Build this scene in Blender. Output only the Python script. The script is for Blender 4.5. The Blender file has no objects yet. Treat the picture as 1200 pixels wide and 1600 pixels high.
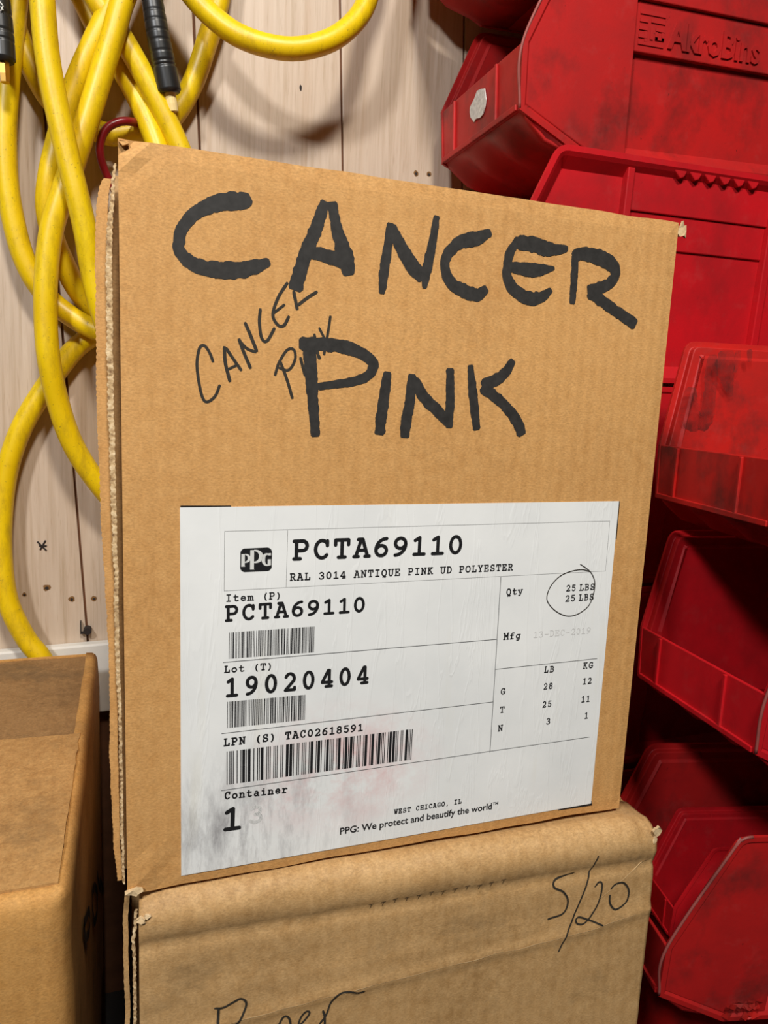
import bpy, bmesh, math, random
from mathutils import Vector, Matrix, noise

# ------------------------------------------------------------------ camera, world, lights, exposure
SC = bpy.context.scene
COL = SC.collection
F_PX = 1124.2
CAM_ROT = Matrix(((0.9433181, -0.32895918, 0.04400935),
                  (-0.0102127, -0.16131026, -0.9868509),
                  (0.33173283, 0.93046486, -0.15552645)))      # rows: right, down, forward
CAM_POS = Vector((0.004023, -0.380809, 0.275186))
cd = bpy.data.cameras.new('camera'); cam = bpy.data.objects.new('camera', cd); COL.objects.link(cam)
r_, d_, f_ = CAM_ROT[0], CAM_ROT[1], CAM_ROT[2]
M4 = Matrix(((r_[0], -d_[0], -f_[0], CAM_POS[0]), (r_[1], -d_[1], -f_[1], CAM_POS[1]),
             (r_[2], -d_[2], -f_[2], CAM_POS[2]), (0, 0, 0, 1)))
cam.matrix_world = M4
cd.sensor_fit = 'VERTICAL'; cd.sensor_height = 24.0; cd.lens = 24.0 * F_PX / 1600.0
cd.clip_start = 0.02; cd.clip_end = 60
SC.camera = cam

w = bpy.data.worlds.new('world'); SC.world = w; w.use_nodes = True
w.node_tree.nodes['Background'].inputs[0].default_value = (1.0, 0.95, 0.90, 1)
w.node_tree.nodes['Background'].inputs[1].default_value = 0.022

def area(name, loc, target, size, size_y, power, color):
    l = bpy.data.lights.new(name, 'AREA'); l.shape = 'RECTANGLE'; l.size = size; l.size_y = size_y
    l.energy = power; l.color = color
    o = bpy.data.objects.new(name, l); COL.objects.link(o); o.location = loc
    o.rotation_euler = (Vector(target) - Vector(loc)).to_track_quat('-Z', 'Y').to_euler()
    return o
area('ceiling_light_over_aisle', (0.08, -1.00, 1.66), (0.15, 0.1, 0.2), 0.24, 0.24, 39, (1.0, 0.95, 0.87))
area('ceiling_light_over_bench', (-0.80, -1.06, 1.33), (0.2, 0.2, 0.2), 0.18, 0.18, 30.5, (0.97, 0.98, 1.0))

SC.view_settings.view_transform = 'Standard'; SC.view_settings.look = 'None'
SC.view_settings.gamma = 1.0; SC.view_settings.use_curve_mapping = False
SC.view_settings.exposure = -0.38
random.seed(4)

# ------------------------------------------------------------------ helpers
def ray(x, y):
    return CAM_ROT.transposed() @ Vector(((x - 600) / F_PX, (y - 800) / F_PX, 1))
def at_y(x, y, Y):
    d = ray(x, y); return CAM_POS + d * ((Y - CAM_POS.y) / d.y)
def at_plane(x, y, p0, n):
    d = ray(x, y); return CAM_POS + d * ((Vector(p0) - CAM_POS).dot(n) / d.dot(n))

def tag(o, label=None, cat=None, group=None, kind=None):
    if label: o['label'] = label
    if cat: o['category'] = cat
    if group: o['group'] = group
    if kind: o['kind'] = kind
    return o
def empty(name, loc=(0, 0, 0), rot=(0, 0, 0)):
    o = bpy.data.objects.new(name, None); COL.objects.link(o); o.location = loc; o.rotation_euler = rot
    o.empty_display_size = 0.05
    return o

class MB:
    def __init__(s): s.v = []; s.f = []
    def add(s, vs, fs):
        b = len(s.v); s.v += [tuple(p) for p in vs]; s.f += [tuple(i + b for i in f) for f in fs]
    def box(s, a, b):
        x0, y0, z0 = a; x1, y1, z1 = b
        s.add([(x0, y0, z0), (x1, y0, z0), (x1, y1, z0), (x0, y1, z0), (x0, y0, z1), (x1, y0, z1), (x1, y1, z1), (x0, y1, z1)],
              [(0, 3, 2, 1), (4, 5, 6, 7), (0, 1, 5, 4), (1, 2, 6, 5), (2, 3, 7, 6), (3, 0, 4, 7)])
    def prism(s, poly, y0, y1):                 # poly in (x, z), extruded in y
        n = len(poly)
        s.add([(p[0], y0, p[1]) for p in poly] + [(p[0], y1, p[1]) for p in poly],
              [tuple(range(n - 1, -1, -1)), tuple(range(n, 2 * n))] + [(i, (i + 1) % n, n + (i + 1) % n, n + i) for i in range(n)])
    def build(s, name, mat, parent=None, bevel=0, smooth=False, seg=2, recalc=True):
        me = bpy.data.meshes.new(name); me.from_pydata(s.v, [], s.f)
        if recalc:
            bm = bmesh.new(); bm.from_mesh(me); bmesh.ops.recalc_face_normals(bm, faces=bm.faces); bm.to_mesh(me); bm.free()
        if smooth:
            for p in me.polygons: p.use_smooth = True
        me.materials.append(mat)
        o = bpy.data.objects.new(name, me); COL.objects.link(o)
        if parent: o.parent = parent
        if bevel:
            m = o.modifiers.new('bevel', 'BEVEL'); m.width = bevel; m.segments = seg; m.limit_method = 'ANGLE'; m.angle_limit = math.radians(35)
        return o

def catmull(P, step):
    P = [Vector(p) for p in P]; out = []
    Q = [2 * P[0] - P[1]] + P + [2 * P[-1] - P[-2]]
    for i in range(1, len(Q) - 2):
        a, b, c, d = Q[i - 1:i + 3]
        n = max(2, int((c - b).length / step))
        for k in range(n):
            t = k / n
            out.append(0.5 * ((2 * b) + (c - a) * t + (2 * a - 5 * b + 4 * c - d) * t * t + (3 * b - a - 3 * c + d) * t ** 3))
    out.append(P[-1]); return out

def tube(mb, P, rad, sides=16, cap=True):
    n = len(P); rad = rad if isinstance(rad, (list, tuple)) else [rad] * n
    T = [(P[min(i + 1, n - 1)] - P[max(i - 1, 0)]).normalized() for i in range(n)]
    N = T[0].orthogonal().normalized(); vs = []; fs = []
    for i in range(n):
        N = (N - T[i] * N.dot(T[i])).normalized(); B = T[i].cross(N)
        for k in range(sides):
            a = 2 * math.pi * k / sides; vs.append(P[i] + (N * math.cos(a) + B * math.sin(a)) * rad[i])
    for i in range(n - 1):
        for k in range(sides):
            fs.append((i * sides + k, i * sides + (k + 1) % sides, (i + 1) * sides + (k + 1) % sides, (i + 1) * sides + k))
    if cap: fs += [tuple(range(sides - 1, -1, -1)), tuple((n - 1) * sides + k for k in range(sides))]
    mb.add(vs, fs)

# ------------------------------------------------------------------ materials
def srgb(r, g, b):
    f = lambda c: c / 12.92 if c <= 0.04045 else ((c + 0.055) / 1.055) ** 2.4
    return (f(r / 255), f(g / 255), f(b / 255), 1)
class NT:
    def __init__(s, name):
        s.m = bpy.data.materials.new(name); s.m.use_nodes = True; s.t = s.m.node_tree
        s.b = s.t.nodes['Principled BSDF']; s.tc = s.n('ShaderNodeTexCoord')
    def n(s, typ, **kw):
        x = s.t.nodes.new(typ)
        for k, v in kw.items():
            if k in x.inputs.keys(): x.inputs[k].default_value = v
            else: setattr(x, k, v)
        return x
    def l(s, a, b): s.t.links.new(a, b)
    def coord(s, scale=(1, 1, 1), rot=(0, 0, 0), out='Object'):
        mp = s.n('ShaderNodeMapping'); mp.inputs['Scale'].default_value = scale; mp.inputs['Rotation'].default_value = rot
        s.l(s.tc.outputs[out], mp.inputs[0]); return mp.outputs[0]
    def noise(s, co, scale, detail=4, rough=0.55, dist=0):
        x = s.n('ShaderNodeTexNoise'); x.inputs['Scale'].default_value = scale; x.inputs['Detail'].default_value = detail
        x.inputs['Roughness'].default_value = rough; x.inputs['Distortion'].default_value = dist; s.l(co, x.inputs['Vector']); return x.outputs[0]
    def ramp(s, fac, stops):
        x = s.n('ShaderNodeValToRGB'); e = x.color_ramp.elements
        e[0].position, e[0].color = stops[0]; e[1].position, e[1].color = stops[-1]
        for p, c in stops[1:-1]:
            k = e.new(p); k.color = c
        s.l(fac, x.inputs[0]); return x.outputs[0]
    def mix(s, fac, a, b, mode='MIX'):
        x = s.n('ShaderNodeMix'); x.data_type = 'RGBA'; x.blend_type = mode
        for sock, v in ((x.inputs[0], fac), (x.inputs[6], a), (x.inputs[7], b)):
            if hasattr(v, 'is_linked') or hasattr(v, 'links'): s.l(v, sock)
            else: sock.default_value = v
        return x.outputs[2]
    def bump(s, h, strength, dist, prev=None):
        x = s.n('ShaderNodeBump'); x.inputs['Strength'].default_value = strength; x.inputs['Distance'].default_value = dist
        s.l(h, x.inputs['Height'])
        if prev: s.l(prev, x.inputs['Normal'])
        return x.outputs[0]
G = lambda v: (v, v, v, 1)

def cardboard(name, base, dark, light, flute=(1, 0, 0), stain=0.35, rough=0.75):
    m = NT(name); co = m.coord()
    big = m.noise(co, 9, 3); mid = m.noise(co, 120, 5, 0.7); fib = m.noise(m.coord((520, 520, 1100)), 1, 4, 0.7)
    c = m.ramp(big, [(0.3, dark), (0.55, base), (0.8, base)])
    c = m.mix(m.ramp(mid, [(0.35, G(0)), (0.75, G(1))]), c, light)
    speck = m.ramp(m.noise(co, 900, 2), [(0.70, G(0)), (0.76, G(1))])
    c = m.mix(m.mix(1.0, speck, G(0.5), 'MULTIPLY'), c, light)
    fibc = m.ramp(fib, [(0.28, G(0.70)), (0.72, G(1.16))])
    c = m.mix(1.0, c, fibc, 'MULTIPLY')
    dirt = m.ramp(m.noise(m.coord((4, 4, 7)), 3.1, 6, 0.7), [(0.55, G(0)), (0.75, G(stain))])
    c = m.mix(dirt, c, srgb(92, 74, 52))
    m.l(c, m.b.inputs['Base Color']); m.b.inputs['Roughness'].default_value = rough
    m.b.inputs['Specular IOR Level'].default_value = 0.25
    wv = m.n('ShaderNodeTexWave'); wv.wave_type = 'BANDS'; wv.bands_direction = 'X'
    wv.inputs['Scale'].default_value = 38; wv.inputs['Distortion'].default_value = 1.2; wv.inputs['Detail'].default_value = 1
    rot = (0, 0, 0) if flute[0] else ((0, 0, math.pi / 2))
    m.l(m.coord((1, 1, 0.12), rot), wv.inputs['Vector'])
    b1 = m.bump(wv.outputs[0], 0.17, 0.0010)
    b2 = m.bump(big, 0.25, 0.004, b1); b3 = m.bump(mid, 0.15, 0.0006, b2)
    m.l(b3, m.b.inputs['Normal'])
    return m.m
CARD = cardboard('cardboard_kraft', srgb(201, 149, 88), srgb(187, 135, 77), srgb(212, 162, 101), stain=0.14)
CARD_B = cardboard('cardboard_worn', srgb(182, 142, 92), srgb(160, 122, 76), srgb(200, 162, 112), stain=0.5, rough=0.6)
CARD_C = cardboard('cardboard_orange', srgb(192, 140, 76), srgb(170, 120, 64), srgb(204, 154, 90), stain=0.55)

CARD_E = cardboard('cardboard_half_shaded_dirty_top', srgb(172, 128, 76), srgb(150, 110, 64), srgb(188, 146, 92), stain=0.6)  # front flap: some of the shade over the top mixed into the colour, plus grime
CARD_D = cardboard('cardboard_shaded_dirty_top', srgb(140, 104, 64), srgb(114, 84, 52), srgb(156, 120, 78), stain=0.85)  # rear flap: shade over the top painted into the colour, along with grime
def edge_mat():
    m = NT('cardboard_cut_edge'); co = m.coord((1, 1, 1))
    f = m.noise(m.coord((300, 300, 420)), 1, 3)
    c = m.ramp(f, [(0.3, srgb(120, 88, 55)), (0.5, srgb(196, 165, 120)), (0.75, srgb(235, 212, 172))])
    m.l(c, m.b.inputs['Base Color']); m.b.inputs['Roughness'].default_value = 0.9
    m.l(m.bump(f, 0.5, 0.001), m.b.inputs['Normal']); return m.m
EDGE = edge_mat()
TORN = cardboard('torn_liner', srgb(206, 176, 132), srgb(186, 152, 106), srgb(222, 196, 156), stain=0.1)

def simple(name, col, rough=0.5, metallic=0.0, var=0.12, scale=60, spec=0.4):
    m = NT(name); f = m.noise(m.coord(), scale, 4)
    d = tuple(c * (1 - var) for c in col[:3]) + (1,); l = tuple(min(1, c * (1 + var)) for c in col[:3]) + (1,)
    m.l(m.ramp(f, [(0.3, d), (0.7, l)]), m.b.inputs['Base Color'])
    m.b.inputs['Roughness'].default_value = rough; m.b.inputs['Metallic'].default_value = metallic
    m.b.inputs['Specular IOR Level'].default_value = spec
    return m.m
INK = simple('marker_ink', srgb(48, 46, 44), 0.55, var=0.25, scale=220, spec=0.3)
INK_T = simple('thin_marker_ink', srgb(52, 48, 42), 0.5, var=0.2, scale=300, spec=0.3)
PRINT = simple('print_black', srgb(30, 30, 31), 0.6, var=0.1, spec=0.2)
RULE = simple('print_rule_grey', srgb(95, 95, 95), 0.6, var=0.05, spec=0.2)
FINE = simple('print_fine_grey', srgb(165, 165, 163), 0.6, var=0.05, spec=0.2)
GHOST = simple('print_faded', srgb(206, 205, 202), 0.7, var=0.05, spec=0.2)
BLACKRUB = simple('black_rubber', srgb(30, 30, 30), 0.38, var=0.2, spec=0.5)
BRASS = simple('brass', srgb(190, 150, 80), 0.35, 1.0)
PALE = simple('pale_fitting', srgb(238, 214, 150), 0.45)
HOOKRED = simple('red_vinyl', srgb(120, 18, 24), 0.3)
WHITEPAINT = simple('white_trim_paint', srgb(218, 214, 205), 0.5, var=0.06, scale=20)
BACKING = simple('groove_backing', srgb(104, 66, 42), 0.8, var=0.2)
DARKMARK = simple('dark_mark', srgb(40, 33, 30), 0.8)
HOLE = simple('nail_hole', srgb(120, 85, 45), 0.8, var=0.3, scale=400)
CONCRETE = simple('floor_concrete', srgb(34, 31, 29), 0.85, var=0.25, scale=14)
WHITEMARK = simple('white_print', srgb(215, 215, 210), 0.6)
DRIED = simple('white_residue', srgb(205, 203, 198), 0.8, var=0.25, scale=300)

def paper_mat():
    m = NT('label_paper'); co = m.coord()
    f = m.noise(co, 14, 5, 0.6); c = m.ramp(f, [(0.3, srgb(222, 223, 221)), (0.7, srgb(236, 236, 233))])
    pk = m.ramp(m.noise(m.coord((1, 1, 1)), 24, 5, 0.75), [(0.42, G(0)), (0.66, G(0.75))])
    gr = m.n('ShaderNodeTexGradient', gradient_type='SPHERICAL')
    mp = m.n('ShaderNodeMapping'); mp.inputs['Location'].default_value = (-0.118 * 14, 0, -0.058 * 22); mp.inputs['Scale'].default_value = (14, 1, 22)
    m.l(m.tc.outputs['Object'], mp.inputs[0]); m.l(mp.outputs[0], gr.inputs[0])
    c = m.mix(m.mix(1.0, pk, gr.outputs[0], 'MULTIPLY'), c, srgb(214, 120, 118))
    gy = m.ramp(m.noise(m.coord((3, 3, 0.8)), 22, 6, 0.75), [(0.44, G(0)), (0.66, G(0.85))])
    gr2 = m.n('ShaderNodeTexGradient', gradient_type='SPHERICAL')
    mp2 = m.n('ShaderNodeMapping'); mp2.inputs['Location'].default_value = (-0.062 * 12, 0, -0.028 * 17); mp2.inputs['Scale'].default_value = (12, 1, 17)
    m.l(m.tc.outputs['Object'], mp2.inputs[0]); m.l(mp2.outputs[0], gr2.inputs[0])
    c = m.mix(m.mix(1.0, gy, gr2.outputs[0], 'MULTIPLY'), c, srgb(120, 116, 118))
    yl = m.ramp(m.noise(m.coord((9, 9, 1.0)), 5, 4, 0.6), [(0.62, G(0)), (0.8, G(0.25))])
    c = m.mix(yl, c, srgb(214, 204, 172))
    m.l(c, m.b.inputs['Base Color']); m.b.inputs['Roughness'].default_value = 0.5; m.b.inputs['Specular IOR Level'].default_value = 0.35
    wr = m.noise(m.coord((9, 1, 1.2), (0, 0.12, 0)), 7, 4, 0.6, 0.6)
    wrr = m.ramp(wr, [(0.47, G(0.4)), (0.5, G(0.75)), (0.53, G(0.4))])
    m.l(m.bump(wrr, 0.16, 0.0016, m.bump(f, 0.2, 0.0006)), m.b.inputs['Normal'])
    return m.m
PAPER = paper_mat()

def red_plastic(name, base, grime, amount):
    m = NT(name); co = m.coord()
    oi = m.n('ShaderNodeObjectInfo')
    big = m.noise(co, 11, 5, 0.65, 0.3)
    c = m.ramp(big, [(0.28, tuple(x * 0.72 for x in base[:3]) + (1,)), (0.55, base), (0.8, tuple(min(1, x * 1.18) for x in base[:3]) + (1,))])
    sm = m.ramp(m.noise(m.coord((1, 1, 0.85)), 21, 5, 0.62, 0.0), [(0.48, G(0)), (0.74, G(amount))])
    c = m.mix(sm, c, grime)
    pit = m.ramp(m.noise(co, 190, 3, 0.6), [(0.70, G(0)), (0.76, G(0.75 * amount + 0.1))])
    c = m.mix(pit, c, srgb(60, 20, 18))
    dust = m.ramp(m.noise(co, 45, 5, 0.7), [(0.55, G(0)), (0.8, G(0.08))])
    c = m.mix(dust, c, srgb(150, 120, 112))
    m.l(c, m.b.inputs['Base Color'])
    rg = m.ramp(big, [(0.3, G(0.62)), (0.7, G(0.42))]); m.l(rg, m.b.inputs['Roughness'])
    m.b.inputs['Specular IOR Level'].default_value = 0.32
    m.l(m.bump(m.noise(co, 320, 3), 0.12, 0.0005), m.b.inputs['Normal'])
    return m.m
RED_A = red_plastic('red_plastic_grimy', srgb(176, 27, 26), srgb(66, 30, 27), 0.72)
RED_B = red_plastic('red_plastic_clean', srgb(192, 20, 29), srgb(84, 24, 24), 0.3)
RED_C = red_plastic('red_plastic_stained', srgb(184, 28, 22), srgb(66, 32, 28), 0.85)
WORN = red_plastic('worn_plastic_edge', srgb(150, 78, 72), srgb(62, 44, 40), 0.9)

def hose_mat():
    m = NT('yellow_hose_rubber'); co = m.coord()
    f = m.noise(co, 18, 4); c = m.ramp(f, [(0.3, srgb(222, 184, 0)), (0.7, srgb(236, 202, 8))])
    g = m.ramp(m.noise(m.coord((1, 1, 0.35)), 85, 6, 0.75), [(0.48, G(0)), (0.70, G(0.5))])
    c = m.mix(g, c, srgb(150, 116, 24))
    sp = m.ramp(m.noise(co, 420, 2), [(0.66, G(0)), (0.72, G(0.5))]); c = m.mix(sp, c, srgb(96, 84, 40))
    m.l(c, m.b.inputs['Base Color']); m.b.inputs['Roughness'].default_value = 0.42
    m.l(m.bump(m.noise(co, 260, 3), 0.15, 0.0006), m.b.inputs['Normal']); return m.m
HOSE = hose_mat()

def plank_mat():
    m = NT('wood_print_panelling'); co = m.coord((60, 60, 2.2))
    f = m.noise(co, 3.2, 6, 0.65, 0.5)
    c = m.ramp(f, [(0.25, srgb(172, 150, 124)), (0.5, srgb(193, 173, 152)), (0.8, srgb(205, 187, 167))])
    g2 = m.noise(m.coord((26, 26, 0.8)), 2.0, 4, 0.6, 1.0)
    c = m.mix(m.ramp(g2, [(0.5, G(0)), (0.75, G(0.35))]), c, srgb(178, 146, 114))
    tk = m.ramp(m.noise(m.coord((500, 500, 34)), 1.0, 2), [(0.60, G(0)), (0.72, G(0.30))])
    c = m.mix(tk, c, srgb(146, 116, 88))
    m.l(c, m.b.inputs['Base Color']); m.b.inputs['Roughness'].default_value = 0.45
    m.l(m.bump(f, 0.08, 0.0006), m.b.inputs['Normal']); return m.m
PLANK = plank_mat()

# ------------------------------------------------------------------ the room
FLOOR_Z = -0.456; WALL_Y = 0.45
mb = MB(); mb.box((-1.6, -1.5, FLOOR_Z - 0.05), (1.9, WALL_Y + 0.05, FLOOR_Z)); tag(mb.build('floor', CONCRETE), 'grey concrete floor under the boxes', kind='structure')
mb = MB(); mb.box((-1.6, WALL_Y + 0.003, FLOOR_Z), (1.9, WALL_Y + 0.06, 1.3))
wall = tag(mb.build('wall_back', BACKING), 'vertical wood panelled back wall', kind='structure')
TILT = math.radians(-3.1); ct, st = math.cos(TILT), math.sin(TILT)
groove_x = [-1.06, -0.92, -0.78, -0.64, -0.50, -0.35, -0.21, -0.0430, 0.1049, 0.2615, 0.41, 0.555, 0.70, 0.84, 0.98, 1.12, 1.26]   # where each groove meets z = 0
for i in range(len(groove_x) - 1):
    a, b = groove_x[i] + 0.0011, groove_x[i + 1] - 0.0011
    mb = MB(); tn = math.tan(TILT)
    z0, z1 = -0.075, 1.25
    mb.prism([(a + tn * z0, z0), (b + tn * z0, z0), (b + tn * z1, z1), (a + tn * z1, z1)], WALL_Y, WALL_Y + 0.0035)
    mb.build('plank', PLANK, wall, bevel=0.0008)
# trim board at the foot of the panelling
mb = MB(); tn2 = math.tan(math.radians(1.4))
mb.prism([(-1.2, -0.085), (0.9, -0.085), (0.9, -0.0045 + 0.9 * tn2), (-1.2, -0.0045 - 1.2 * tn2)], WALL_Y - 0.014, WALL_Y - 0.0005)
tag(mb.build('baseboard_back', WHITEPAINT, bevel=0.002), 'white painted trim board at the foot of the panelling', kind='structure')
def disc(name, x, z, r, mat, y=WALL_Y - 0.0003, squash=1.0, n=10):
    m_ = MB(); m_.add([(x, y, z)] + [(x + r * squash * math.cos(2 * math.pi * k / n) * random.uniform(.8, 1.15), y, z + r * math.sin(2 * math.pi * k / n) * random.uniform(.8, 1.15)) for k in range(n)],
                      [(0, 1 + k, 1 + (k + 1) % n) for k in range(n)])
    return m_.build(name, mat, wall)
for (x, z, r) in ((.3211, .5356, .0032), (.3372, .5371, .0032), (-.100, .5065, .0038), (-.1048, .0508, .0024), (-.0828, .0575, .0038), (-.0583, .0434, .0034), (-.0355, .0429, .0030)):
    disc('nail_hole', x, z, r, HOLE); disc('nail_hole', x, z - r * .15, r * .5, DARKMARK, y=WALL_Y - 0.0005)
disc('scuff', .1826, .6043, .0030, DARKMARK, squash=.45)
mk = MB()
for a0, b0 in (((-.0905, .1085), (-.082, .0985)), ((-.0825, .1095), (-.088, .0995)), ((-.0890, .1040), (-.0815, .1035))):
    tube(mk, [Vector((a0[0], WALL_Y - .0004, a0[1])), Vector((b0[0], WALL_Y - .0004, b0[1]))], .0009, 6)
mk.build('ink_mark', DARKMARK, wall)
# small black cable clip at the foot of the groove
ck = MB(); ck.box((-.0500, WALL_Y - .006, .0045), (-.0388, WALL_Y, .0060)); ck.box((-.0500, WALL_Y - .006, .006), (-.0490, WALL_Y, .019))
tube(ck, [Vector((-.0425, WALL_Y - .010, .0085)), Vector((-.0425, WALL_Y, .0085))], .0042, 12)
tag(ck.build('cable_clip', DARKMARK, bevel=.0004), 'small black clip fixed to the panelling just above the white trim', 'clip')

# ------------------------------------------------------------------ strokes and lettering on planes
class Plane:
    """origin, u (right), v (up), n (towards the viewer) -- drawn marks lie this far in front"""
    def __init__(s, o, u, v, n): s.o, s.u, s.v, s.n = Vector(o), Vector(u).normalized(), Vector(v).normalized(), Vector(n).normalized()
    def uv(s, x, y):
        p = at_plane(x, y, s.o, s.n) - s.o; return Vector((p.dot(s.u), p.dot(s.v)))
    def p(s, q, h=0.0): return s.o + s.u * q[0] + s.v * q[1] + s.n * h

def ribbon(mb, plane, P, W, h, ragged=0.0, step=0.0015):
    """P: list of 2D, W: full widths at those points"""
    P3 = catmull([Vector((p[0], p[1], wd)) for p, wd in zip(P, W)], step)
    n = len(P3); L = []; R = []
    for i in range(n):
        t = (P3[min(i + 1, n - 1)] - P3[max(i - 1, 0)]); t = Vector((t.x, t.y)).normalized(); nn = Vector((-t.y, t.x)); hw = max(P3[i].z, 0.0002) / 2
        e = min(i, n - 1 - i) * step
        if e < hw * 0.45: hw *= 0.70 + 0.30 * math.sqrt(max(0, e / (hw * 0.45)))
        L.append(Vector((P3[i].x, P3[i].y)) + nn * hw * (1 + ragged * (noise.noise((P3[i].x * 330, P3[i].y * 330, 3)) * .9 + .22 * random.uniform(-1, 1))))
        R.append(Vector((P3[i].x, P3[i].y)) - nn * hw * (1 + ragged * (noise.noise((P3[i].x * 330, P3[i].y * 330, 9)) * .9 + .22 * random.uniform(-1, 1))))
    vs = [plane.p(q, h) for q in L] + [plane.p(q, h) for q in R]
    mb.add(vs, [(i, i + 1, n + i + 1, n + i) for i in range(n - 1)])

def stroke(mb, plane, P, wd, h):
    """constant width poly-line with round joints, P in plane coordinates"""
    P = [Vector((p[0], p[1])) for p in P]
    for a, b in zip(P, P[1:]):
        t = b - a
        if t.length < 1e-7: continue
        nn = Vector((-t.y, t.x)).normalized() * wd / 2
        mb.add([plane.p(q, h) for q in (a + nn, a - nn, b - nn, b + nn)], [(0, 1, 2, 3)])
    k = 10
    for a in P:
        mb.add([plane.p(a + Vector((math.cos(2 * math.pi * i / k), math.sin(2 * math.pi * i / k))) * wd / 2, h) for i in range(k)], [tuple(range(k))])

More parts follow.
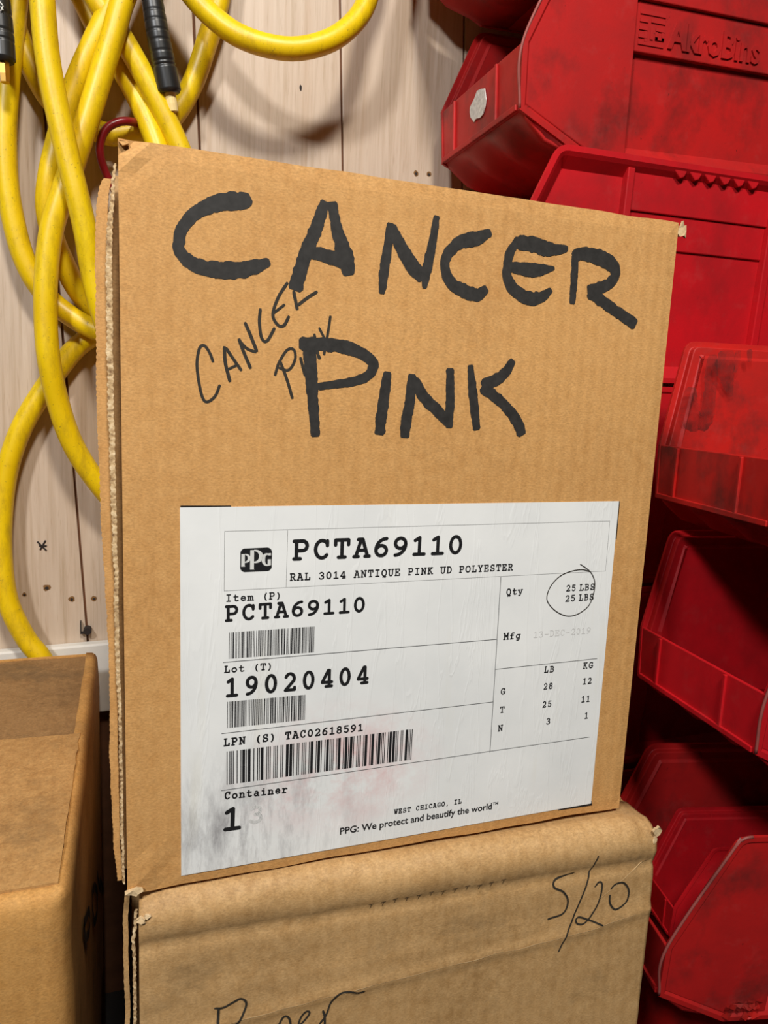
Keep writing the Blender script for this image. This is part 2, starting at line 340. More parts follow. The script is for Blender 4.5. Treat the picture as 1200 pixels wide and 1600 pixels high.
def A(cx, cy, rx, ry, a0, a1, n=12):
    return [(cx + rx * math.cos(math.radians(a0 + (a1 - a0) * i / n)), cy + ry * math.sin(math.radians(a0 + (a1 - a0) * i / n))) for i in range(n + 1)]
GL = {
 'P': [[(.2, 0), (.2, 1)], [(.05, 0), (.45, 0)], [(.05, 1), (.6, 1)] + A(.6, .73, .28, .27, 90, -90) + [(.2, .46)]],
 'C': [A(.52, .5, .42, .5, 45, 318, 20), [(.86, .97), (.86, .70)]],
 'T': [[(.5, 0), (.5, 1)], [(.07, .72), (.07, 1), (.93, 1), (.93, .72)], [(.28, 0), (.72, 0)]],
 'A': [[(.1, 0), (.45, 1)], [(.9, 0), (.55, 1)], [(.25, 1), (.55, 1)], [(.26, .36), (.74, .36)], [(-.02, 0), (.27, 0)], [(.73, 0), (1.02, 0)]],
 'R': [[(.2, 0), (.2, 1)], [(.05, 0), (.4, 0)], [(.05, 1), (.55, 1)] + A(.55, .75, .28, .25, 90, -90) + [(.2, .5)], [(.52, .5), (.85, 0), (1.0, 0)]],
 'L': [[(.3, 0), (.3, 1)], [(.12, 1), (.52, 1)], [(.08, 0), (.92, 0), (.92, .32)]],
 'N': [[(.17, 0), (.17, 1), (.82, .02), (.82, 1)], [(.0, 1), (.17, 1)], [(.02, 0), (.35, 0)], [(.65, 1), (.98, 1)]],
 'I': [[(.5, 0), (.5, 1)], [(.18, 1), (.82, 1)], [(.18, 0), (.82, 0)]],
 'Q': [A(.5, .5, .43, .5, 0, 360, 22), [(.3, -.18), (.5, 0)], [(.3, -.18), (.45, -.12), (.7, -.2), (.85, -.12)]],
 'U': [[(.18, 1), (.18, .35)] + A(.5, .33, .32, .34, 180, 360) + [(.82, 1)], [(.0, 1), (.36, 1)], [(.64, 1), (1, 1)]],
 'E': [[(.2, 0), (.2, 1)], [(.04, 1), (.86, 1), (.86, .75)], [(.04, 0), (.92, 0), (.92, .3)], [(.2, .52), (.6, .52)], [(.6, .66), (.6, .38)]],
 'K': [[(.2, 0), (.2, 1)], [(.05, 0), (.4, 0)], [(.05, 1), (.4, 1)], [(.82, 1), (.2, .42)], [(.42, .6), (.65, .35), (.85, 0), (1, 0)], [(.62, 1), (.95, 1)]],
 'D': [[(.2, 0), (.2, 1)], [(.04, 1), (.45, 1)] + A(.45, .5, .45, .5, 90, -90, 16) + [(.04, 0)]],
 'O': [A(.5, .5, .45, .5, 0, 360, 22)],
 'Y': [[(.12, 1), (.5, .48), (.88, 1)], [(.5, .48), (.5, 0)], [(.25, 0), (.75, 0)], [(-.02, 1), (.3, 1)], [(.7, 1), (1.02, 1)]],
 'S': [A(.5, .74, .34, .27, 35, 270, 14) + A(.5, .25, .38, .25, 90, -150, 14), [(.8, 1), (.8, .76)], [(.13, 0), (.13, .26)]],
 'B': [[(.2, 0), (.2, 1)], [(.04, 1), (.5, 1)] + A(.5, .76, .28, .24, 90, -90) + [(.2, .52)], [(.5, .52)] + A(.55, .26, .33, .26, 90, -90) + [(.04, 0)]],
 'G': [A(.52, .5, .44, .5, 45, 350, 20) , [(.86, .98), (.86, .72)], [(.55, .42), (1.0, .42)], [(.9, .42), (.9, .08)]],
 'H': [[(.17, 0), (.17, 1)], [(.83, 0), (.83, 1)], [(.17, .5), (.83, .5)], [(.03, 0), (.36, 0)], [(.03, 1), (.36, 1)], [(.64, 0), (.97, 0)], [(.64, 1), (.97, 1)]],
 'M': [[(.12, 0), (.12, 1), (.5, .38), (.88, 1), (.88, 0)], [(-.04, 1), (.14, 1)], [(.86, 1), (1.04, 1)], [(-.04, 0), (.3, 0)], [(.7, 0), (1.04, 0)]],
 'W': [[(.1, 1), (.28, 0), (.5, .65), (.72, 0), (.9, 1)], [(-.05, 1), (.3, 1)], [(.7, 1), (1.05, 1)]],
 '0': [A(.5, .5, .37, .5, 0, 360, 22)],
 '1': [[(.2, .84), (.52, 1), (.52, 0)], [(.15, 0), (.88, 0)]],
 '2': [A(.5, .70, .36, .30, 160, 0, 10) + [(.84, .58), (.12, 0), (.9, 0), (.9, .14)]],
 '3': [A(.45, .75, .34, .25, 150, -90, 14), A(.43, .26, .42, .26, 90, -150, 14)],
 '4': [[(.7, 0), (.7, 1), (.6, 1), (.1, .3), (.1, .26), (.92, .26)], [(.42, 0), (.92, 0)]],
 '5': [[(.82, 1), (.22, 1), (.22, .55)] + A(.5, .32, .37, .32, 130, -150, 16)],
 '6': [[(.85, 1)] + A(.85, .35, .72, .65, 90, 180, 10) + A(.5, .3, .36, .3, 180, 540, 18)],
 '8': [A(.5, .76, .33, .24, 0, 360, 16), A(.5, .27, .38, .27, 0, 360, 16)],
 '9': [[(.15, 0)] + A(.15, .65, .72, .65, -90, 0, 10) + A(.5, .7, .36, .3, 0, 360, 18)],
 '-': [[(.12, .42), (.88, .42)]],
 ',': [[(.55, .1), (.4, -.18)]],
 '(': [A(1.1, .42, .6, .68, 125, 235, 10)],
 ')': [A(-.1, .42, .6, .68, 55, -55, 10)],
 't': [[(.38, .92), (.38, .16)] + A(.58, .16, .2, .16, 180, 290, 6) + [(.9, .08)], [(.12, .64), (.84, .64)]],
 'e': [[(.13, .34), (.87, .34)] + A(.5, .33, .37, .33, 0, 310, 16) + [(.88, .1)]],
 'm': [[(.1, 0), (.1, .64)], A(.3, .44, .2, .2, 180, 0, 6) + [(.5, 0)], A(.7, .44, .2, .2, 180, 0, 6) + [(.9, 0)], [(-.04, .64), (.1, .64)], [(-.04, 0), (.22, 0)], [(.42, 0), (.6, 0)], [(.82, 0), (1.04, 0)]],
 'o': [A(.5, .32, .4, .33, 0, 360, 18)],
 'n': [[(.2, 0), (.2, .64)], A(.52, .36, .3, .28, 180, 0, 8) + [(.82, 0)], [(.03, .64), (.2, .64)], [(.03, 0), (.38, 0)], [(.64, 0), (.99, 0)]],
 'a': [A(.46, .44, .3, .22, 140, 0, 8) + [(.76, 0), (.96, 0)], A(.44, .18, .32, .18, 50, 360, 12)],
 'i': [[(.2, .64), (.52, .64), (.52, 0)], [(.15, 0), (.9, 0)], [(.5, .9), (.5, .93)]],
 'r': [[(.3, 0), (.3, .64)], [(.08, .64), (.3, .64)], [(.08, 0), (.7, 0)], [(.3, .4), (.5, .58), (.7, .64), (.9, .56)]],
 'y': [[(.1, .64), (.5, 0)], [(.9, .64), (.42, -.26), (.12, -.26)], [(-.02, .64), (.3, .64)], [(.7, .64), (1.0, .64)]],
 'f': [[(.4, 0), (.4, .75)] + A(.62, .75, .22, .22, 180, 80, 6) + [(.92, .94)], [(.12, .6), (.82, .6)], [(.12, 0), (.76, 0)]],
 'g': [A(.46, .34, .34, .3, 0, 360, 16), [(.8, .64), (.8, -.1)] + A(.5, -.1, .3, .18, 0, -110, 6) + [(.25, -.27)], [(.8, .64), (.98, .64)]],
}
def type_line(mb, plane, text, p0, p1, cap_px, wd_px, h, fill=0.80, up=None):
    a, b = plane.uv(*p0), plane.uv(*p1); d = (b - a); Lx = d.length; d.normalize(); up2 = Vector((-d.y, d.x))
    cap = (plane.uv(p0[0], p0[1] - cap_px) - a).length; cap2 = (plane.uv(p1[0], p1[1] - cap_px) - b).length
    cap = (cap + cap2) / 2; wd = cap * wd_px / cap_px
    n = len(text); adv = Lx / (n - 1 + fill) if n > 1 else Lx / fill
    gw = adv * fill
    for i, ch in enumerate(text):
        for S in GL.get(ch, []):
            stroke(mb, plane, [a + d * (i * adv + wd * .5 + q[0] * (gw - wd)) + up2 * (wd * .5 + q[1] * (cap - wd)) for q in S], wd, h)

def bfont_mesh(text, bold=0.0, extrude=0.0, res=3):
    c = bpy.data.curves.new('t', 'FONT'); c.body = text; c.size = 1; c.offset = bold; c.extrude = extrude; c.resolution_u = res
    o = bpy.data.objects.new('t', c); COL.objects.link(o)
    dg = bpy.context.evaluated_depsgraph_get(); me = bpy.data.meshes.new_from_object(o.evaluated_get(dg))
    vs = [v.co.copy() for v in me.vertices]; fs = [tuple(p.vertices) for p in me.polygons]
    bpy.data.objects.remove(o); bpy.data.curves.remove(c); bpy.data.meshes.remove(me)
    return vs, fs

# ------------------------------------------------------------------ main cardboard box
BW, BH, BD = 0.3243, 0.39, 0.222
box1 = tag(empty('cardboard_box', (0, 0, 0)), 'upright kraft cardboard box marked CANCER PINK with a white shipping label', 'box')
def smooth_off(x, z):
    return 0.0007 * noise.noise((x * 9, z * 9, 1)) * max(0, min(1, min(x, BW - x, z, BH - z) / .03))
class Plane1(Plane):          # follows the gentle waviness of the front board
    def p(s, q, h=0.0): return Vector((q[0], smooth_off(q[0], q[1]) - h, q[1]))
PL1 = Plane1((0, 0, 0), (1, 0, 0), (0, 0, 1), (0, -1, 0))
nx, nz = 44, 52; vs = []; fs = []
def front_off(x, z):
    e = min(x, BW - x, z, BH - z)
    d = smooth_off(x, z)
    c = math.hypot(x, z)
    if c < .035: d += (0.035 - c) * 0.10 * noise.noise((x * 120, z * 120, 5))
    c = math.hypot(x, BH - z)
    if c < .022: d += (0.022 - c) * 0.14 * (noise.noise((x * 150, z * 150, 7)) + .3)
    return d
for layer in (0, 1):
    for j in range(nz + 1):
        for i in range(nx + 1):
            x = BW * i / nx; z = BH * j / nz
            zz = z
            if j == 0: zz += 0.0012 * noise.noise((x * 30, 0, 2)) - (0.0010 if x < .02 else 0)
            if j == nz: zz += 0.0006 * noise.noise((x * 40, 4, 2))
            vs.append((x, (front_off(x, z) + .0006 * (layer == 0) * (1 if (i in (0, nx) or j in (0, nz)) else 0)) if layer == 0 else .0042, zz))
off = (nx + 1) * (nz + 1)
for j in range(nz):
    for i in range(nx):
        a = j * (nx + 1) + i
        fs.append((a, a + 1, a + nx + 2, a + nx + 1)); fs.append((off + a, off + a + nx + 1, off + a + nx + 2, off + a + 1))
def rim_faces(idx):
    for a, b in zip(idx, idx[1:]): fs.append((a, b, off + b, off + a))
rim_faces([i for i in range(nx + 1)]); rim_faces([nz * (nx + 1) + i for i in range(nx + 1)])
rim_faces([j * (nx + 1) for j in range(nz + 1)]); rim_faces([j * (nx + 1) + nx for j in range(nz + 1)])
mb = MB(); mb.add(vs, fs); mb.build('front_panel', CARD, box1, smooth=False)
for nm, a, b in (('back_panel', (.002, BD - .004, .0005), (BW - .002, BD, BH - .001)), ('side_panel', (BW - .0045, .0045, .0005), (BW - .0005, BD - .0042, BH - .001)),
                 ('side_panel', (.006, .0960, .0005), (.010, BD - .0042, BH - .001)), ('top_panel', (.011, .0045, BH - .005), (BW - .0048, BD - .0042, BH - .0006)),
                 ('bottom_panel', (.011, .0045, .0004), (BW - .0048, BD - .0042, .0044))):
    mb = MB(); mb.box(a, b); mb.build(nm, CARD, box1, bevel=.0008)

def flap_layer(parent, prof, y0, y1, x_in, mat_face, ztop, zbot, amp=.0004, per=.0026, seed=0, name='flap_layer'):
    """thin upright board; prof = [(z, x_left)] outline of its raw left edge"""
    n = 260; vs = []; fs = []
    for i in range(n + 1):
        z = zbot + (ztop - zbot) * i / n
        for (z0, x0), (z1, x1) in zip(prof, prof[1:]):
            if z0 <= z <= z1: x = x0 + (x1 - x0) * (z - z0) / max(1e-9, z1 - z0); break
        else: x = prof[0][1] if z < prof[0][0] else prof[-1][1]
        x += amp * (1 if (int((z) / (per / 2)) % 2) else -1) + .0007 * noise.noise((z * 70, seed, 0)) + .0008 * noise.noise((z * 18, seed, 4))
        yj = .0007 * noise.noise((z * 40, seed, 8))
        xi = x_in(x) if callable(x_in) else x_in
        vs += [(x, y0 + yj, z), (x, y1 + yj, z), (xi, y0, z), (xi, y1, z)]
    for i in range(n):
        a = i * 4; b = a + 4
        fs += [(a, b, b + 1, a + 1), (a, a + 2, b + 2, b), (a + 1, b + 1, b + 3, a + 3)]
    m_ = MB(); m_.add(vs, fs); return m_.build(name, mat_face, parent)
def prof_px(pts, Y): return sorted([(at_y(x, y, Y).z, at_y(x, y, Y).x) for x, y in pts])
flap_layer(box1, prof_px([(180, 236), (172, 300), (167, 360), (165, 430), (168, 600), (174, 800), (181, 1000), (186, 1150), (190, 1300), (193, 1388)], .0075), .0062, .0092, lambda x: x * .56, EDGE, BH - .010, .002, amp=.0003, per=.0032, seed=2)
flap_layer(box1, prof_px([(176, 245), (169, 268), (158, 290), (152, 330), (149, 400), (148, 500), (152, 640), (158, 800), (167, 960), (172, 1100), (173, 1230), (178, 1320), (186, 1390)], .0135), .0115, .0155, lambda x: x * .50, CARD, BH - .016, .001, amp=.00018, per=.003, seed=3)
flap_layer(box1, [(0, -.0030), (.1, -.0046), (.3, -.0050), (.37, -.003), (.39, -.001)], .0200, .0215, .0015, CARD_B, BH - .012, .002, amp=.0002, seed=5)
flap_layer(box1, [(0, -.0052), (.1, -.0078), (.3, -.0086), (.37, -.005), (.39, -.002)], .0900, .0940, .0055, CARD, BH - .010, .001, amp=.0002, seed=6, name='inner_flap')
# torn liner scraps at two corners
def scrap(name, parent, mat, c, sx, sz, seed, y=-.0005, n=9, th=.0012):
    rr = random.Random(seed); pts = [(c[0] + sx * math.cos(2 * math.pi * k / n) * rr.uniform(.45, 1.3), c[1] + sz * math.sin(2 * math.pi * k / n) * rr.uniform(.45, 1.3)) for k in range(n)]
    m_ = MB(); m_.prism(pts, y, y + th); m_.v = [(p[0], p[1] + rr.uniform(-.0006, .0006), p[2]) for p in m_.v]
    return m_.build(name, mat, parent)
scrap('torn_corner', box1, TORN, (.3285, .3862), .0038, .0055, 3, y=.001)
scrap('torn_corner', box1, CARD, (.0030, .3880), .0030, .0014, 8, y=.0004)
scrap('torn_corner', box1, TORN, (.004, .0012), .0045, .0024, 5, y=-.0016)

# shipping label
lab_px = [(281, 793), (967, 783), (923, 1255), (283, 1368)]
TL, TR, BR, BL = [PL1.uv(*p) for p in lab_px]
def bil(u, v): return (BL * (1 - u) + BR * u) * (1 - v) + (TL * (1 - u) + TR * u) * v
def sheet(name, mat, parent, h0, h1, fn, nu=40, nv=34, wr=.0004):
    vs = []; fs = []
    for L in (0, 1):
        for j in range(nv + 1):
            for i in range(nu + 1):
                q = fn(i / nu, j / nv)
                ed = min(i, nu - i, j, nv - j)
                hh = (h1 + wr * (.5 + .5 * noise.noise((q.x * 60, q.y * 14, 6))) * min(1, ed / 2)) if L == 0 else h0
                vs.append(PL1.p(q, hh))
    o = (nu + 1) * (nv + 1)
    for j in range(nv):
        for i in range(nu):
            a = j * (nu + 1) + i; fs += [(a, a + 1, a + nu + 2, a + nu + 1), (o + a, o + a + nu + 1, o + a + nu + 2, o + a + 1)]
    for idx in ([i for i in range(nu + 1)], [nv * (nu + 1) + i for i in range(nu + 1)], [j * (nu + 1) for j in range(nv + 1)], [j * (nu + 1) + nu for j in range(nv + 1)]):
        for a, b in zip(idx, idx[1:]): fs.append((a, b, o + b, o + a))
    m_ = MB(); m_.add(vs, fs); return m_.build(name, mat, parent, smooth=False)
H0 = .00008
label = sheet('shipping_label', PAPER, box1, H0, H0 + .00022, bil, wr=0)
label['label'] = 'white printed shipping label'
for quad in ([(282, 790), (361, 790), (361, 800), (282, 800)], [(955, 783), (968.5, 783), (963.5, 842), (950, 842)], [(870, 1259), (924.5, 1251), (925, 1258), (872, 1266)]):
    mb = MB(); mb.add([PL1.p(PL1.uv(*q), H0 + .00006) for q in quad], [(0, 1, 2, 3)]); mb.build('old_label_edge', PRINT, box1)
HT = H0 + .00030
def tl(text, p0, p1, cap, wd, mat=PRINT, fill=.80, name='printed_text'):
    m_ = MB(); type_line(m_, PL1, text, p0, p1, cap, wd, HT, fill); return m_.build(name, mat, label)
tl('PCTA69110', (455, 876.4), (724, 866), 32, 5.6, fill=.93)
tl('RAL 3014 ANTIQUE PINK UD POLYESTER', (452, 908), (801.5, 891.5), 11.6, 2.0, fill=.94)
tl('Item (P)', (351.7, 940.5), (441, 936), 11.8, 2.0, fill=.93)
tl('PCTA69110', (350, 972), (572, 956.5), 25.5, 4.5, fill=.93)
tl('Lot (T)', (349, 1051.5), (427, 1046), 11.5, 2.0, fill=.93)
tl('19020404', (349.6, 1090), (577, 1068), 30, 5.0, fill=.80)
tl('LPN (S) TAC02618591', (348, 1166), (567.4, 1141.7), 12.4, 2.3, fill=.93)
tl('Container', (349.6, 1249), (449.4, 1238), 12.6, 2.2, fill=.93)
tl('1', (344, 1299.5), (380, 1294.5), 37, 6.2, fill=1.0)
tl('3', (387, 1288), (413, 1284), 29, 5.0, mat=GHOST, fill=1.0)
tl('WEST CHICAGO, IL', (614.8, 1272), (720.8, 1255), 7.8, 1.45, fill=.93)
tl('Qty', (790.5, 931), (817, 928), 11.2, 1.9, fill=.93)
tl('25', (883.4, 924.4), (899.5, 923.5), 10.5, 1.75, fill=.92); tl('LBS', (904, 923.3), (929, 921.8), 10.5, 1.75, fill=.92)
tl('25', (882, 940.6), (898.5, 939.4), 10.5, 1.75, fill=.92); tl('LBS', (903, 939), (927.6, 937.4), 10.5, 1.75, fill=.92)
tl('Mfg', (786, 1000), (813, 997.8), 11.2, 1.9, fill=.93)
tl('13-DEC-2019', (832.4, 996.8), (922.4, 989.2), 10, 1.3, mat=GHOST, fill=.92)
for t, a, b in (('LB', (848.6, 1051), (865, 1050)), ('KG', (909.4, 1045), (925.6, 1043.6)), ('28', (847.6, 1077.5), (863, 1076)), ('12', (908.7, 1069.3), (923.4, 1068)),
                ('25', (846, 1105.7), (861, 1104)), ('11', (906.5, 1097.5), (921, 1096)), ('3', (852, 1132), (859.5, 1131)), ('1', (911.5, 1123), (918.5, 1122)),
                ('G', (781, 1085.3), (789, 1084.6)), ('T', (779.7, 1114), (787.8, 1113.2)), ('N', (777, 1143), (785.3, 1141.8))):
    tl(t, a, b, 10.2, 1.7, fill=.86 if len(t) > 1 else 1.0)
def rule(a, b, wpx, mat):
    m_ = MB(); p, q = PL1.uv(*a), PL1.uv(*b); stroke(m_, PL1, [p.lerp(q, k / 40) for k in range(41)], wpx * .00036, HT); return m_.build('printed_rule', mat, label)
rule((348.6, 1034.6), (775.5, 998.8), 1.1, RULE); rule((346.4, 1145.6), (769.6, 1096.4), 1.1, RULE); rule((345.7, 1234.4), (920, 1151), 1.1, RULE)
rule((782.6, 901.6), (765, 1175.3), 1.1, RULE); rule((774, 1045.6), (932, 1028.4), 1.1, RULE)
for a, b in (((350.8, 830), (952.6, 813.9)), ((350, 923), (946, 892)), ((350.8, 830), (350, 923)), ((952.6, 813.9), (946, 892)), ((449.5, 828.6), (447, 917.6))): rule(a, b, .75, FINE)
def barcode(tl_, bl_, tr_, br_, pattern):
    a, b, c, d = [PL1.uv(*p) for p in (tl_, bl_, tr_, br_)]; tot = sum(pattern); m_ = MB(); x = 0
    for i, wd in enumerate(pattern):
        if i % 2 == 0:
            u0, u1 = x / tot, (x + wd) / tot
            m_.add([PL1.p(q, HT) for q in (b.lerp(d, u0), b.lerp(d, u1), a.lerp(c, u1), a.lerp(c, u0))], [(0, 1, 2, 3)])
        x += wd
    m_.build('barcode', PRINT, label)
def bars(seed, n, wide=2.5):
    rr = random.Random(seed); p = [1, 2, 1, 1]
    for i in range(n):
        g = [1, 1, 1, 1, 1, 1, 1, 1, 1]
        for k in rr.sample(range(9), 3): g[k] = wide
        p += g + [1]
    return p + [1, 1, 1]
barcode((357.9, 988), (357.3, 1029), (491.4, 978.8), (490.2, 1019), bars(3, 11))
barcode((355, 1096), (354.5, 1137), (477, 1085), (475.7, 1124), bars(5, 10))
barcode((353.8, 1173.6), (353.8, 1225.3), (644.7, 1138.5), (642, 1186.3), bars(8, 13, 3.2))
# sans slogan
sv, sf = bfont_mesh('PPG: We protect and beautify the world', bold=0.022)
mxx = max(v.x for v in sv); a = PL1.uv(530, 1303.6); b = PL1.uv(768, 1263.6); d = (b - a); sc = d.length / mxx; d.normalize(); up2 = Vector((-d.y, d.x))
mb = MB(); mb.add([PL1.p(a + d * v.x * sc + up2 * v.y * sc, HT) for v in sv], sf)
sv, sf = bfont_mesh('TM', bold=0.01)
mb.add([PL1.p(b + d * (v.x * sc * .48 + .0004) + up2 * (v.y * sc * .48 + sc * .40), HT) for v in sv], sf); mb.build('printed_text', PRINT, label)
# logo: rounded black badge with three white letters (drawn in a 10x zoom frame of the badge)
lg = lambda x, y: PL1.uv(350 + x / 10, 830 + y / 10)
mb = MB(); cs = []
for cx, cy, a0 in ((330, 345, 180), (675, 330, 270), (670, 545, 0), (325, 560, 90)):
    for k in range(9):
        t = math.radians(a0 + 90 * k / 8); cs.append(lg(cx + 75 * math.cos(t), cy + 78 * math.sin(t)))
mb.add([PL1.p(q, HT) for q in cs], [tuple(range(len(cs)))]); mb.build('logo_badge', PRINT, label)
lm = MB(); LH = HT + .00005; LW = .00036
def lgs(pts, wz): stroke(lm, PL1, [lg(*p) for p in pts], wz / 10 * LW, LH)
def lpoly(pts): lm.add([PL1.p(lg(*p), LH) for p in pts], [tuple(range(len(pts)))])
lpoly([(270, 358), (325, 356), (322, 535), (332, 550), (268, 554)])
for x0, x1, yy0, yy1 in ():
    pass
def bowl(cx, cy, rx, ry, t0, t1, w0, w1, n=14):      # crescent bowl, thicker in the middle
    o = []; i_ = []
    for k in range(n + 1):
        t = math.radians(t0 + (t1 - t0) * k / n); wv = w0 + (w1 - w0) * math.sin(math.pi * k / n)
        o.append((cx + rx * math.cos(t), cy + ry * math.sin(t))); i_.append((cx + (rx - wv) * math.cos(t), cy + (ry - wv * .75) * math.sin(t)))
    for k in range(n): lpoly([o[k], o[k + 1], i_[k + 1], i_[k]])
bowl(335, 422, 82, 70, -95, 100, 22, 48)
lpoly([(410, 294), (470, 292), (466, 585), (474, 598), (406, 600)])
bowl(490, 392, 122, 105, -100, 105, 26, 66)
bowl(668, 442, 84, 100, 70, 300, 26, 58)
lpoly([(690, 345), (732, 340), (732, 378), (700, 378), (668, 368), (655, 345)])
lpoly([(682, 438), (732, 436), (732, 530), (680, 540)])
lm.build('logo_letters', WHITEMARK, label)
# ballpoint circle round the quantity
Z6 = lambda x, y: PL1.uv(600 + x / 3.077, 770 + y / 3.077)
mb = MB(); pts = [(942, 343), (972, 363), (997, 388), (1012, 430), (1005, 490), (980, 545), (930, 582), (880, 592), (830, 572), (792, 535), (782, 500), (800, 450), (840, 405), (890, 380), (950, 369), (992, 380)]
ribbon(mb, PL1, [Z6(*p) for p in pts], [.0007] * len(pts), HT + .00005, step=.001); mb.build('pen_circle', INK_T, label)

# marker handwriting
Z3 = lambda x, y: PL1.uv(250 + x / 2.6667, 270 + y / 2.6667)
Z4 = lambda x, y: PL1.uv(600 + x / 2.4, 300 + y / 2.4)
def word(name, Z, zs, strokes, h, ragged, mat, parent=box1, plane=PL1, label_=None):
    m_ = MB()
    for k, (pts, ws) in enumerate(strokes):
        Zf = Z
        if callable(pts[0]): Zf, pts = pts[0], pts[1:]
        zsc = 2.6667 if Zf is Z3 else (2.4 if Zf is Z4 else zs)
        ws = ws if isinstance(ws, list) else [ws] * len(pts)
        ribbon(m_, plane, [Zf(*p) for p in pts], [wq / zsc * .000362 for wq in ws], h + k * .000008, ragged, step=.0009)
    return m_.build(name, mat, parent)
HM = .00016
word('marker_word', Z3, 0, [
  ([(378, 103), (340, 118), (240, 127), (150, 168), (95, 228), (78, 290), (90, 340), (150, 385), (240, 405), (330, 405), (400, 390), (458, 370)], [40, 62, 60, 46, 42, 42, 44, 54, 62, 60, 50, 28]),
  ([(690, 118), (650, 230), (600, 360), (560, 490)], [38, 50, 52, 58]), ([(716, 120), (738, 240), (770, 340), (788, 428)], [40, 46, 66, 52]), ([(610, 328), (690, 345), (790, 380)], [46, 52, 58]),
  ([(960, 208), (950, 300), (932, 420), (924, 505)], [30, 38, 40, 26]), ([(960, 220), (1010, 320), (1060, 400), (1098, 440)], [44, 54, 62, 46]), ([(1153, 178), (1133, 300), (1112, 400), (1100, 482)], [28, 36, 44, 20]),
  ([Z4, (402, 150), (345, 175), (285, 188), (240, 232), (228, 280), (250, 340), (300, 372), (350, 385), (386, 360)], [26, 52, 48, 40, 38, 44, 52, 48, 30]),
  ([Z4, (500, 190), (560, 196), (620, 215), (690, 212)], [54, 58, 54, 22]), ([Z4, (505, 172), (472, 230), (460, 300), (475, 350), (510, 385), (560, 400), (600, 388), (628, 365)], [26, 36, 38, 46, 50, 52, 40, 22]), ([Z4, (472, 280), (560, 292), (640, 286)], [38, 52, 14]),
  ([Z4, (716, 235), (715, 290), (711, 350), (706, 420)], [30, 32, 33, 28]), ([Z4, (708, 245), (740, 232), (800, 243), (850, 268), (868, 305), (845, 342), (800, 362), (762, 368)], [40, 48, 60, 58, 46, 46, 46, 40]), ([Z4, (768, 372), (840, 425), (900, 468), (945, 498)], [50, 46, 46, 46]),
], HM, .20, INK)['label'] = 'thick black marker word CANCER'
word('marker_word', Z3, 0, [
  ([(620, 700), (630, 850), (640, 1000), (648, 1100)], [56, 50, 42, 36]), ([(578, 712), (700, 716), (790, 732), (858, 765), (888, 800), (868, 842), (800, 870), (655, 890)], [48, 54, 52, 46, 44, 40, 36, 30]),
  ([(947, 828), (930, 950), (912, 1092)], [36, 46, 46]),
  ([Z4, (104, 682), (96, 780), (82, 860), (76, 922)], [32, 40, 42, 38]), ([Z4, (108, 700), (150, 770), (200, 822), (248, 872)], [40, 44, 44, 36]), ([Z4, (246, 660), (246, 780), (242, 885)], [32, 36, 32]),
  ([Z4, (322, 648), (332, 760), (346, 893)], [24, 38, 32]), ([Z4, (484, 630), (440, 690), (365, 728)], [30, 44, 46]), ([Z4, (365, 728), (440, 790), (490, 850), (518, 912)], [46, 42, 46, 42]),
], HM, .20, INK)['label'] = 'thick black marker word PINK'
word('pen_word', Z3, 0, [
  ([(222, 790), (208, 752), (185, 720), (165, 730), (154, 790), (160, 860), (175, 930), (195, 955), (230, 930), (250, 882)], 11),
  ([(268, 722), (272, 790), (292, 872)], 13), ([(274, 728), (305, 775), (340, 825)], 12), ([(282, 820), (326, 798)], 10),
  ([(328, 690), (350, 750), (378, 816)], 13), ([(330, 698), (362, 732), (402, 748)], 11), ([(353, 622), (378, 680), (404, 746)], 13),
  ([(418, 565), (414, 625), (424, 690), (446, 700), (478, 645)], 12), ([(532, 456), (492, 520), (470, 592), (492, 635), (516, 636), (538, 596)], 12), ([(466, 590), (520, 548)], 10),
  ([(556, 490), (572, 572)], 13), ([(574, 552), (612, 522), (656, 494)], 12)], HM - .00006, .05, INK_T)['label'] = 'thin slanted pen word CANCER'
word('pen_word', Z3, 0, [
  ([(478, 846), (496, 790), (530, 738), (558, 738), (562, 780), (535, 822), (494, 812)], 11), ([(498, 780), (528, 860), (552, 942)], 12), ([(584, 768), (604, 846)], 12),
  ([(612, 750), (640, 790)], 10), ([(642, 670), (662, 776)], 11), ([(650, 740), (668, 776)], 10), ([(710, 595), (700, 660), (682, 760)], 11), ([(662, 645), (700, 720)], 10)], HM - .00006, .05, INK_T)['label'] = 'thin slanted pen word PINK'

# ------------------------------------------------------------------ lower box under it
YAW2 = math.radians(-2.6)
B2W, B2D = 0.342, 0.375
box2 = tag(empty('cardboard_box', (0.0005, -.0045, FLOOR_Z), (0, 0, YAW2)), 'worn brown cardboard box dated 5/20 underneath the labelled box', 'box')
HB2 = -FLOOR_Z - .0006
# front board rolled over into the top edge
prof = [(.0, .0), (.0, HB2 - .22)] + [(.0, HB2 - .22 + .0025 * k) for k in range(1, 63)] + [(.0006, HB2 - .06), (.0004, HB2 - .05), (.0, HB2 - .04), (.0004, HB2 - .034), (.0016, HB2 - .0305), (-.0006, HB2 - .0255), (-.0020, HB2 - .019), (-.0018, HB2 - .0125), (.0006, HB2 - .0065), (.0050, HB2 - .0022), (.0105, HB2 - .0004), (.0165, HB2 - .0016), (.022, HB2 - .0022), (.034, HB2 - .0024)]
def crease_z(x):
    pts = [(0.0, -.098), (.06, -.088), (.13, -.083), (.20, -.079), (.26, -.076), (.30, -.073), (.342, -.066)]
    for (a0, b0), (a1, b1) in zip(pts, pts[1:]):
        if a0 <= x <= a1: return HB2 + b0 + (b1 - b0) * (x - a0) / (a1 - a0) + .0012 * noise.noise((x * 60, 2, 3))
    return HB2 - .09
